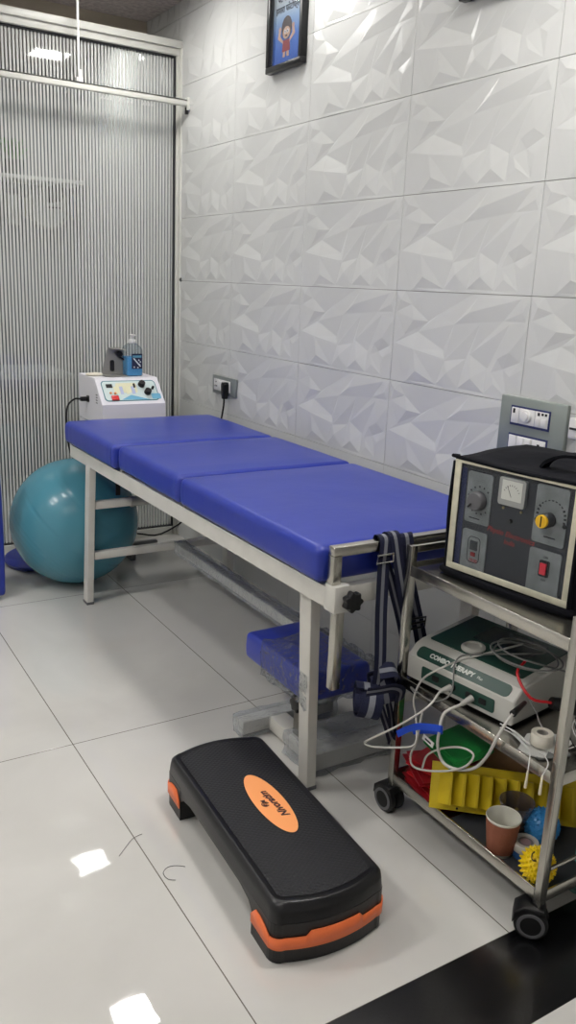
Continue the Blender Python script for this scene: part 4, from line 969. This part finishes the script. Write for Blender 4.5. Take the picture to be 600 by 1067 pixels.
mb.tube([F @ Vector(q_) for q_ in ((0, MH, -.01), (0, MH + .001, .003), (MW / 2, MH - .002, .006), (MW, MH + .001, .003), (MW, MH, -.01))], .0045, 0, 8)
mb.tube([F @ Vector(q_) for q_ in ((-.003, MH - .01, .001), (-.006, MH * .6, .003), (-.004, MH * .3, .002), (-.002, .0, .001))], .005, 0, 8)
mb.tube([F @ Vector(q_) for q_ in ((MW + .002, MH - .01, .001), (MW + .003, MH * .5, .003), (MW + .002, .0, .001))], .005, 0, 8)
mb.box(-.004, MW + .004, -.002, .012, -.02, .006, 0, F, bev=.003)
obj('cover_edge', mb, 'black_cloth', dm)
mb = MB().ribbon([F @ Vector(q_) for q_ in ((.175, MH - .002, -.085), (.190, MH + .018, -.09), (.225, MH + .034, -.10), (.275, MH + .034, -.11), (.310, MH + .018, -.12), (.325, MH - .002, -.125))], Vector((1, 0, .15)), .026, .007, bands=((0, 1, 0),))
obj('carry_handle', mb, 'black_cloth', dm)

# ================================================================== COMBO THERAPY UNIT
zb = FLR[1] + .001
cu = thing('combo_therapy_unit', 'pale grey therapy unit with green panel and COMBO THERAPY lettering on the middle shelf', 'therapy device', (1.47, 1.36, zb))
O = Vector((1.308, 1.492, zb + .008)); U = Vector((.048, -.32, 0)); F = fr(O, U, (0, 0, 1)); W_ = U.length; Dp = .27
pale = mat('pale grey device shell', rgb(202, 201, 194), .4, bump=.02, bscale=300)
green = mat('dark green panel', rgb(28, 66, 56), .35); green2 = mat('darker green screen', rgb(20, 38, 38), .2)
side = [(0, 0), (0, .058), (-.028, .083), (-.05, .090), (-Dp + .02, .108), (-Dp, .100), (-Dp, 0)]
Ms = F @ Matrix(((0, 0, 1, 0), (0, 1, 0, 0), (1, 0, 0, 0), (0, 0, 0, 1)))
mb = MB().prism(side, 0, W_, 0, Ms, bev=.006, seg=3); obj('shell', mb, pale, cu)
mb = MB()
for a in (.03, W_ - .03):
    for b_ in (-.03, -Dp + .03): mb.cyl((a, b_, 0), .010, .010, 0, F @ Matrix(((1, 0, 0, 0), (0, 0, 1, -.0085), (0, 1, 0, 0), (0, 0, 0, 1))), 12)
mb.box(.004, W_ - .004, -.004, .002, -Dp + .005, -.003, 0, F)
obj('foot', mb, 'black_rubber', cu)
vv = Vector((-.028, 0, .025)); FS = F @ Matrix(((1, 0, 0, 0), (0, .6658, .7461, .058), (0, -.7461, .6658, 0), (0, 0, 0, 1)))
SL = math.hypot(.028, .025)
mb = MB().prism(rrect(W_ * .86, SL * .86, .012, 5, W_ * .5, SL * .52), .0003, .0013, 0, FS); lb = obj('name_strip', mb, green, cu)
mb = MB(); text_mb(mb, 'COMBO THERAPY', .0165, FS @ T(W_ * .40, SL * .52, .0016), 0, .0005, bold=.0008); text_mb(mb, 'Plus', .010, FS @ T(W_ * .665, SL * .50, .0016), 0, .0005)
obj('lettering', mb, mat('white lettering', rgb(226, 230, 224), .5), lb)
mb = MB().prism(rrect(W_ * .68, .034, .005, 4, W_ * .50, .027), .0003, .002, 0, F); obj('port_strip', mb, green, cu)
for u in (.30, .46, .62, .74): obj('port', MB().prism(rrect(.020, .014, .003, 3, W_ * u, .027), .002, .004, 0, F), 'black_plastic', cu)
tv = Vector((0, .018, -(Dp - .07))).normalized()
FT = F @ Matrix(((1, 0, 0, 0), (0, -tv.y * 0 + .0897, .996, .0906), (0, -.996, .0897, -.052), (0, 0, 0, 1)))
mb = MB().prism(rrect(W_ * .86, .190, .006, 4, W_ * .49, .102), -.0005, .0015, 0, FT); tp = obj('top_panel', mb, green, cu)
obj('screen', MB().prism(rrect(W_ * .50, .095, .006, 4, W_ * .53, .135), .0015, .0022, 0, FT), green2, cu)
mb = MB().lathe([(0, .002), (.030, .002), (.030, .006), (.026, .009), (.020, .010), (.018, .007), (0, .007)], 0, FT @ T(W_ * .40, .042, 0), 36); obj('round_control', mb, mat('pale control', rgb(196, 194, 186), .35), cu)

# ---- cables of that unit
white_cable = mat('white cable rubber', rgb(198, 196, 190), .45); grey_cable = mat('grey cable rubber', rgb(120, 120, 118), .45)
def conn(mb, a, b_, r=.0075, m=0):
    a = Vector(a); b_ = Vector(b_); d = (b_ - a).normalized(); z = d; x = z.orthogonal().normalized(); y = z.cross(x)
    Q = Matrix(((x.x, y.x, z.x, a.x), (x.y, y.y, z.y, a.y), (x.z, y.z, z.z, a.z), (0, 0, 0, 1)))
    mb.cyl((0, 0, 0), r, (b_ - a).length, m, Q, 14, r2=r * .62, bev=.001)
def cord(name, lab, pts, r, m, ends=(), cat='cable', seg=8):
    t = thing(name, lab, cat, pts[0]); obj('cord', MB().tube(pts, r, 0, seg, sm=6), m, t)
    for (a, b_, rr, mm) in ends: mb = MB(); conn(mb, a, b_, rr); obj('connector', mb, mm, t)
A = F @ Vector((W_ * .46, .027, .006)); A2 = A + Vector((-.030, .004, -.006))
B_ = F @ Vector((W_ * .66, .027, .006)); B2 = B_ + Vector((-.030, .004, -.012))
cord('white_lead', 'white lead looping far left out of the trolley from the combo unit front', [A2, at(445, 737, x=1.24), at(415, 756, x=1.21), at(388, 769, x=1.19), at(380, 774, x=1.19), at(388, 778, x=1.20), at(410, 779, x=1.22), at(430, 777, x=1.25), at(434, 765, x=1.27), at(433, 745, x=1.285), at(431, 728, x=1.287), at(440, 708, x=1.287), at(460, 696, x=1.30, ), at(480, 688, x=1.36), at(510, 680, x=1.42), at(545, 671, x=1.50)], .0026, white_cable, [(A, A2, .0085, white_cable)])
cord('white_lead', 'white lead hanging from the right port and curling over the yellow board', [B2, at(463, 743, x=1.262), at(458, 760, x=1.25), at(456, 778, x=1.26), at(462, 795, x=1.27), at(478, 802, x=1.275), at(495, 800, x=1.275), at(508, 787, x=1.275), at(517, 770, x=1.275), at(526, 755, x=1.285), at(534, 744, x=1.30)], .0036, white_cable, [(B_, B2, .0085, white_cable), (at(534, 744, x=1.30), at(547, 732, x=1.36), .008, 'black_plastic')])
cord('white_lead', 'lower white lead coiled beneath the blue strap', [at(440, 742, x=1.275), at(434, 772, x=1.272), at(428, 786, x=1.27), at(430, 798, x=1.27), at(445, 803, x=1.272), at(470, 803, x=1.27), at(487, 797, x=1.27), at(493, 786, x=1.275), at(480, 779, x=1.28), at(460, 780, x=1.282), at(445, 787, x=1.283), at(440, 800, x=1.283)], .0026, white_cable)
Ctop = F @ Vector((W_ * .84, .112, -.10))
loop = []
for k in range(34):
    a = k / 33 * 2 * PI * 2.6; r = .085 + .008 * math.sin(a * .37)
    loop.append(Ctop + Vector((r * .75 * math.cos(a) + .012 * k / 33, r * math.sin(a) * 1.0, .010 + .008 * math.sin(a * .5) + k * .0004)))
cord('grey_lead_coil', 'thin grey lead coiled on top of the combo therapy unit', [at(432, 722, x=1.287), at(428, 716, x=1.287), at(436, 722, x=1.285), at(452, 731, x=1.285), at(470, 722, x=1.288), F @ Vector((W_ * .45, .094, -.01))] + [F @ Vector((W_ * .55, .107, -.06))] + loop + [at(590, 700, x=1.5)], .0021, grey_cable)
t = thing('ultrasound_probe', 'black probe with red and grey cable resting right of the combo unit', 'probe', (1.46, 1.08, zb + .01))
a0 = Vector((1.46, 1.115, zb + .055)); a1 = Vector((1.41, 1.13, zb + .10))
mb = MB(); conn(mb, Vector((1.52, 1.085, zb + .05)), Vector((1.42, 1.125, zb + .075)), .022); mb.lathe([(0, 0), (.030, 0), (.032, .008), (.024, .02), (0, .022)], 0, T(1.545, 1.075, zb + .038), 24)
obj('handle', mb, 'black_plastic', t)
mb = MB(); mb.tube([(1.42, 1.125, zb + .075), (1.38, 1.15, zb + .085), (1.385, 1.20, zb + .12), (1.43, 1.22, zb + .135)], .0035, 0, 8); obj('red_cable', mb, 'red', t)
mb = MB(); mb.tube([(1.545, 1.075, zb + .06), (1.56, 1.10, zb + .10), (1.60, 1.16, zb + .13), (1.62, 1.25, zb + .14)], .003, 0, 8); mb.tube([at(560, 745, x=1.40), at(548, 722, x=1.40), at(540, 700, x=1.42)], .0018, 0, 6); obj('grey_cable', mb, grey_cable, t)

# ---- tape roll and electrodes on the middle shelf
def roll_(name, lab, c_, R_, r_, h, mo, mi, tilt=I4):
    t = thing(name, lab, 'tape roll', c_); Q = T(*c_) @ tilt
    obj('tape', MB().lathe([(r_, 0), (R_ - .001, 0), (R_, .001), (R_, h - .001), (R_ - .001, h), (r_, h), (r_, 0)], 0, Q, 40), mo, t)
    obj('core', MB().lathe([(r_ - .003, .001), (r_, .001), (r_, h - .001), (r_ - .003, h - .001), (r_ - .003, .001)], 0, Q, 36), mi, t)
    return t, Q
tape_w = mat('white paper tape', rgb(232, 226, 212), .8, var=.04, vscale=60)
c_ = at(564, 772, z=zb + .018)
pads = []
def pad(c_, a, lab, m, w=.055, h=.045, tz=0.0):
    t = thing('electrode_pad', lab, 'electrode pad', c_, a, 'electrode pads on the middle shelf'); mb = MB().prism(rrect(w, h, .008, 4), 0, .0035, 0, RX(tz)); obj('pad', mb, m, t, local=True)
    mb = MB().tube([(w / 2, 0, .003), (w / 2 + .03, .004, .006), (w / 2 + .06, .02, .008), (w / 2 + .09, .03, .004)], .0016, 0, 6); obj('lead', mb, 'white_plastic', t, local=True)
wg = mat('white electrode foam', rgb(216, 216, 212), .6); dg = mat('grey electrode back', rgb(128, 130, 128), .5)
pad(at(558, 778, z=zb + .001), .5, 'white electrode pad lying under the paper tape roll', wg, .09, .06)
pad(at(578, 776, z=zb + .0065), .25, 'white electrode pad right of the paper tape roll', wg, .075, .05)
pad(at(572, 784, z=zb + .0005), -.3, 'grey-backed electrode pad near the front rim of the middle shelf', dg, .08, .05)
roll_('paper_tape_roll', 'white paper tape roll standing flat on the electrode pads', (c_.x, c_.y, zb + .011), .024, .0125, .028, tape_w, mat('card core', rgb(150, 146, 140), .7))
for k, (q0, q1, q2, q3, lab) in enumerate((((545, 775), (552, 785), (550, 803), (547, 821), 'white pin lead dangling left over the middle shelf rim'), ((562, 785), (571, 796), (565, 808), (562, 828), 'white pin lead dangling right over the middle shelf rim'))):
    P0 = at(*q0, z=zb + .012); P1 = at(*q1, x=1.288); P1.z = max(P1.z, .408); P2 = at(*q2, x=1.272); P3 = at(*q3, x=1.270)
    t = thing('pin_lead', lab, 'lead', P0); obj('cord', MB().tube([P0, P0 * .5 + P1 * .5 + Vector((0, 0, .006)), P1, P2], .0012, 0, 6), 'white_plastic', t)
    mb = MB(); conn(mb, P3, P2, .0032); obj('pin', mb, mat('cream pin', rgb(226, 216, 190), .4), t)
t = thing('lead_bundle', 'loose bundle of white and black electrode leads at the back of the middle shelf', 'leads', (1.52, 1.05, zb))
for k in range(6):
    a = R.uniform(0, 6); mb = MB(); pts = []
    for j in range(7): pts.append((1.50 + .11 * math.cos(a + j * 1.1) * R.uniform(.5, 1), 1.055 + .05 * math.sin(a + j * 1.3), zb + .006 + .05 * R.random()))
    mb.tube(pts, .0014, 0, 6); obj('lead', mb, 'white_plastic' if k % 2 else 'black_rubber', t)
for k, (u, v_) in enumerate(((520, 757), (524, 762), (535, 768), (540, 775))):
    pass
t = thing('white_tweezer', 'long white plastic applicator lying flat left of the paper tape roll', 'applicator', at(538, 766, z=zb))
mb = MB().tube([at(521, 754, z=zb + .008), at(535, 762, z=zb + .006), at(552, 776, z=zb + .010)], [.0016, .003, .002], 0, 8); mb.tube([at(521, 758, z=zb + .005), at(536, 766, z=zb + .005), at(550, 780, z=zb + .008)], [.0016, .003, .002], 0, 8)
obj('arms', mb, 'white_plastic', t)

# ---- blue strap round the cables
t = thing('blue_cable_strap', 'blue fabric strap tied round the white leads', 'cable strap', at(440, 760, x=1.27))
mb = MB().ribbon([at(414, 765, x=1.24), at(424, 760, x=1.24), at(436, 757, x=1.242), at(450, 758, x=1.243), at(460, 760, x=1.25), at(458, 762, x=1.278), at(444, 761, x=1.294), at(430, 762, x=1.285)], Vector((0, .1, 1)), .016, .003, bands=((0, 1, 0),)); obj('strap', mb, mat('royal blue fabric', rgb(28, 74, 196), .6, bump=.2, bscale=300), t)
mb = MB().box(-.018, .018, -.008, .008, -.0005, .0005, 0, fr(at(446, 772, x=1.262), (.1, -1, -.25), (0, -.25, 1))); mb.box(-.010, .010, -.003, .002, .0006, .0009, 1, fr(at(446, 772, x=1.262), (.1, -1, -.25), (0, -.25, 1)))
obj('cable_tag', mb, ['white_plastic', 'black_ink'], t)

# ================================================================== BOTTOM SHELF
zs = FLR[2] + .0015
redm = [mat('red exercise band', rgb(196, 34, 42), .4, bump=.1, bscale=25), mat('dark red exercise band', rgb(150, 24, 34), .45, bump=.1, bscale=25)]
labs = ['lowest folded red resistance band on the bottom shelf', 'second folded red resistance band from the bottom of the stack', 'middle folded red resistance band of the stack', 'fourth folded red resistance band, tilted in the stack', 'topmost folded red resistance band, under the green pack']
for k in range(5):
    z = zs + .001 + k * .017; a = -.12 + .09 * k * (-1) ** k; cx_, cy_ = 1.409, 1.400
    t = thing('resistance_band', labs[k], 'resistance band', (cx_ + .006 * (-1) ** k, cy_ + .004 * k, z), a, 'folded red resistance bands')
    pts = []
    w_ = .095
    mb = MB().ribbon([(-w_, -.0, .003), (0, 0, .002), (w_, 0, .003), (w_ + .006, 0, .007), (w_, 0, .011), (0, 0, .0105), (-w_ + .01, 0, .011)], Vector((0, 1, 0)), .15 - .012 * (k % 3), .0035, bands=((0, 1, 0),))
    obj('band', mb, redm[k % 2], t, local=True)
t = thing('green_band_pack', 'green folded resistance band pack on top of the red bands', 'resistance band', (1.44, 1.37, zs + .09))
G = fr(at(477, 778, z=.232), (-.25, -.95, .06), (.9, -.25, .30))
mb = MB()
for k in range(4): mb.prism(rrect(.165 - .01 * k, .125 - .008 * k, .012, 4, .004 * k, .003 * k), .004 * k, .004 * k + .0036, 0, G, bev=.001)
obj('band', mb, mat('green rubber band', rgb(34, 138, 62), .4, bump=.15, bscale=25), t)
t = thing('beige_pouch', 'rumpled beige cloth pouch behind the yellow board', 'pouch', (1.52, 1.29, zs))
b = bmesh.new(); bmesh.ops.create_icosphere(b, subdivisions=5, radius=1)
for v_ in b.verts:
    n_ = noise.noise(v_.co * 2.2) * .10; v_.co = Vector((v_.co.x * .07 * (1 + n_), v_.co.y * .12 * (1 + n_), max(v_.co.z * .075 * (1 + n_), -.058)))
    v_.co = RZ(.8).to_3x3() @ v_.co + Vector((1.56, 1.30, zs + .060))
obj('cloth', MB().bm(b, 0, True), mat('beige cloth', rgb(158, 122, 88), .8, var=.12, bump=.3, bscale=40), t)
mb = MB().tube([(1.50, 1.35, zs + .10), (1.53, 1.31, zs + .136), (1.575, 1.285, zs + .138), (1.62, 1.24, zs + .10)], .003, 0, 8); obj('drawstring', mb, mat('brown cord', rgb(104, 78, 58), .8), t)
# yellow finger ladder
Pl = Vector((1.283, 1.335, .1188)); Pr = Vector((1.568, 1.118, .102)); lean = Vector((.035, .045, .105))
FY = fr(Pl, Pr - Pl, lean); LW = (Pr - Pl).length; LH = .112
t = thing('yellow_finger_ladder', 'yellow wooden finger ladder board with a row of steps leaning on the bottom shelf', 'finger ladder', (Pl + Pr) / 2)
yel = mat('yellow painted wood', rgb(205, 178, 26), .5, var=.08, vscale=20, stretch=(1, 1, .3))
obj('board', MB().box(0, LW, 0, LH, -.010, 0, 0, FY, bev=.001), yel, t)
for k in range(10):
    u0 = .020 + k * (LW - .03) / 10; u1 = u0 + .0315
    obj('step', MB().prism([(u0, 0), (u1 - .003, 0), (u1 - .003, .026), (u1 - .009, .026)], .014, LH - .020, 0, FY @ Matrix(((1, 0, 0, 0), (0, 0, 1, 0), (0, 1, 0, 0), (0, 0, 0, 1)))), yel, t)
obj('screw', MB().cyl((.068, .006, 0), .003, .002, 0, FY, 10), 'black_ink', t)
# cups
def cup(name, lab, c_, h, rb, rt, out, inn, sleeve=None, tilt=I4):
    t = thing(name, lab, 'cup', c_); Q = T(*c_) @ tilt
    obj('cup_wall', MB().lathe([(0, .004), (rb - .002, .004), (rb, 0), (rb + .001, .001), (rt, h - .003), (rt + .0022, h - .0015), (rt + .001, h + .0012), (rt - .001, h), (rb - .0015, .006), (0, .006)], 0, Q, 48), inn, t)
    if sleeve: obj('sleeve', MB().lathe([(rb + .0012 + (rt - rb) * .10, h * .09), (rb + .0026 + (rt - rb) * .10, h * .092), (rt + .0012, h * .93), (rt + .0002, h * .935)], 0, Q, 48), sleeve, t)
cc = at(519, 889, z=zs); cc = Vector((cc.x + .008, cc.y + .004, zs + .0005))
cup('paper_cup', 'brown paper cup with white rim standing in front of the yellow board', cc, .094, .0275, .0385, None, mat('white paper', rgb(222, 220, 208), .55), mat('brown corrugated sleeve', rgb(146, 88, 66), .75, bump=.2, bscale=120))
cup('plastic_cup', 'translucent smoky plastic cup behind the brown paper cup', (cc.x + .075, cc.y + .030, zs + .0005), .092, .028, .040, None, film('smoky plastic', (.72, .66, .66), opacity=.30, bump=.05))
# spiky balls
def spiky(name, lab, c_, r, h, m, nsp, face=False, rs=.004):
    t = thing(name, lab, 'massage ball', (c_.x, c_.y, c_.z - r)); mb = MB().sphere(c_, r, 0, 32, 20)
    for k in range(nsp):
        z = 1 - 2 * (k + .5) / nsp; a = k * 2.399963; rr_ = math.sqrt(1 - z * z); d = Vector((rr_ * math.cos(a), rr_ * math.sin(a), z))
        x = d.orthogonal().normalized(); y = d.cross(x); o_ = c_ + d * (r - .001)
        Q = Matrix(((x.x, y.x, d.x, o_.x), (x.y, y.y, d.y, o_.y), (x.z, y.z, d.z, o_.z), (0, 0, 0, 1)))
        mb.lathe([(rs, 0), (rs * .55, h * .7), (rs * .25, h), (0, h)], 0, Q, 8)
    obj('ball', mb, m, t); return t
cb = at(564, 860, z=zs + .046)
spiky('spiky_massage_ball', 'translucent blue spiky massage ball in front of the yellow board', cb, .041, .004, mat('blue jelly rubber', rgb(62, 142, 205), .22), 190, rs=.0035)
cy_ = at(560, 901, z=zs + .044)
ty = spiky('spiky_massage_ball', 'bright yellow spiky massage ball with a black eye mark behind the front trolley leg', cy_, .036, .007, mat('yellow rubber', rgb(238, 206, 24), .4), 190, rs=.0036)
dirv = (Vector((0, 0, EYE)) - cy_).normalized(); xx = Vector((-dirv.y, dirv.x, 0)).normalized(); FE = fr(cy_ + dirv * .0425, xx, dirv.cross(xx))
mb = MB().tube([FE @ Vector(q_) for q_ in ((-.010, .024, -.004), (-.014, .018, -.002), (-.014, .010, .0), (-.010, .006, 0), (-.004, .007, 0))], .0015, 0, 6)
mb.tube([FE @ Vector(q_) for q_ in ((.012, .004, .0), (.014, -.002, 0), (.012, -.008, 0))], .0022, 0, 6)
obj('face_mark', mb, 'black_ink', ty)
# tape roll bottom shelf
c_ = at(550, 884, z=zs + .02)
t, Q = roll_('adhesive_tape_roll', 'white adhesive tape roll with a grey centre between the two spiky balls', (c_.x - .004, c_.y + .006, zs + .018), .030, .021, .020, mat('white plaster tape', rgb(222, 218, 208), .6), mat('pale card core', rgb(200, 192, 184), .6))
mb = MB().cyl((0, 0, .015), .0205, .002, 0, Q, 30); mb.cyl((0, 0, .017), .012, .0006, 1, Q, 24); obj('printed_label', mb, [mat('grey label', rgb(130, 124, 122), .5), mat('mauve label print', rgb(170, 140, 140), .5)], t)
t, Q = roll_('adhesive_tape_roll', 'blue tape roll lying directly under the white adhesive tape roll', (c_.x - .004, c_.y + .006, zs + .0005), .029, .020, .017, mat('blue plaster tape', rgb(46, 92, 150), .6), mat('pale card core', rgb(200, 192, 184), .6))
# strips and a green tube towards the back right
t = thing('teal_tube', 'teal rubber tube standing at the right end of the bottom shelf', 'tube', (1.50, 1.03, zs)); 
obj('tube', MB().lathe([(.018, 0), (.022, .001), (.022, .10), (.018, .10), (.018, 0)], 0, T(1.49, 1.028, zs + .0005), 24), mat('teal rubber', rgb(60, 140, 130), .4), t)
t = thing('grey_tray_liner', 'dark grey rubber sheet lying on the bottom shelf under the balls', 'rubber sheet', (1.48, 1.16, zs - .001))
o = obj('sheet', MB().box(1.31, 1.68, 1.00, 1.30, zs - .0012, zs + .0004, 0), mat('dark grey rubber sheet', rgb(58, 60, 64), .5, var=.2), t)
# coil of tube on floor at right edge
t = thing('tubing_coil', 'coil of dark teal tubing on the floor behind the trolley', 'tubing', at(596, 908, z=0.02))
c_ = at(612, 906, z=.02); mb = MB()
pts = [c_ + Vector(((.085 + .006 * math.sin(k * .7)) * math.cos(k * .35), (.085 + .006 * math.sin(k * .7)) * math.sin(k * .35), -.012 + .00045 * k)) for k in range(84)]
mb.tube(pts, .0045, 0, 8, sm=0); obj('tube', mb, mat('teal tubing', rgb(70, 110, 104), .35), t)

# ================================================================== RENDER LOOK
wd = bpy.data.worlds.new('world'); scene.world = wd; wd.use_nodes = True
wd.node_tree.nodes['Background'].inputs[0].default_value = (.6, .65, .7, 1); wd.node_tree.nodes['Background'].inputs[1].default_value = .05
scene.view_settings.view_transform = 'Standard'; scene.view_settings.look = 'None'
scene.view_settings.exposure = 0.06; scene.view_settings.gamma = 1.0; scene.view_settings.use_curve_mapping = False
scene.cycles.use_denoising = True
scene.cycles.max_bounces = 10; scene.cycles.diffuse_bounces = 5; scene.cycles.transparent_max_bounces = 16; scene.cycles.glossy_bounces = 5
scene.cycles.caustics_reflective = False; scene.cycles.caustics_refractive = False
scene.cycles.sample_clamp_indirect = 4.0
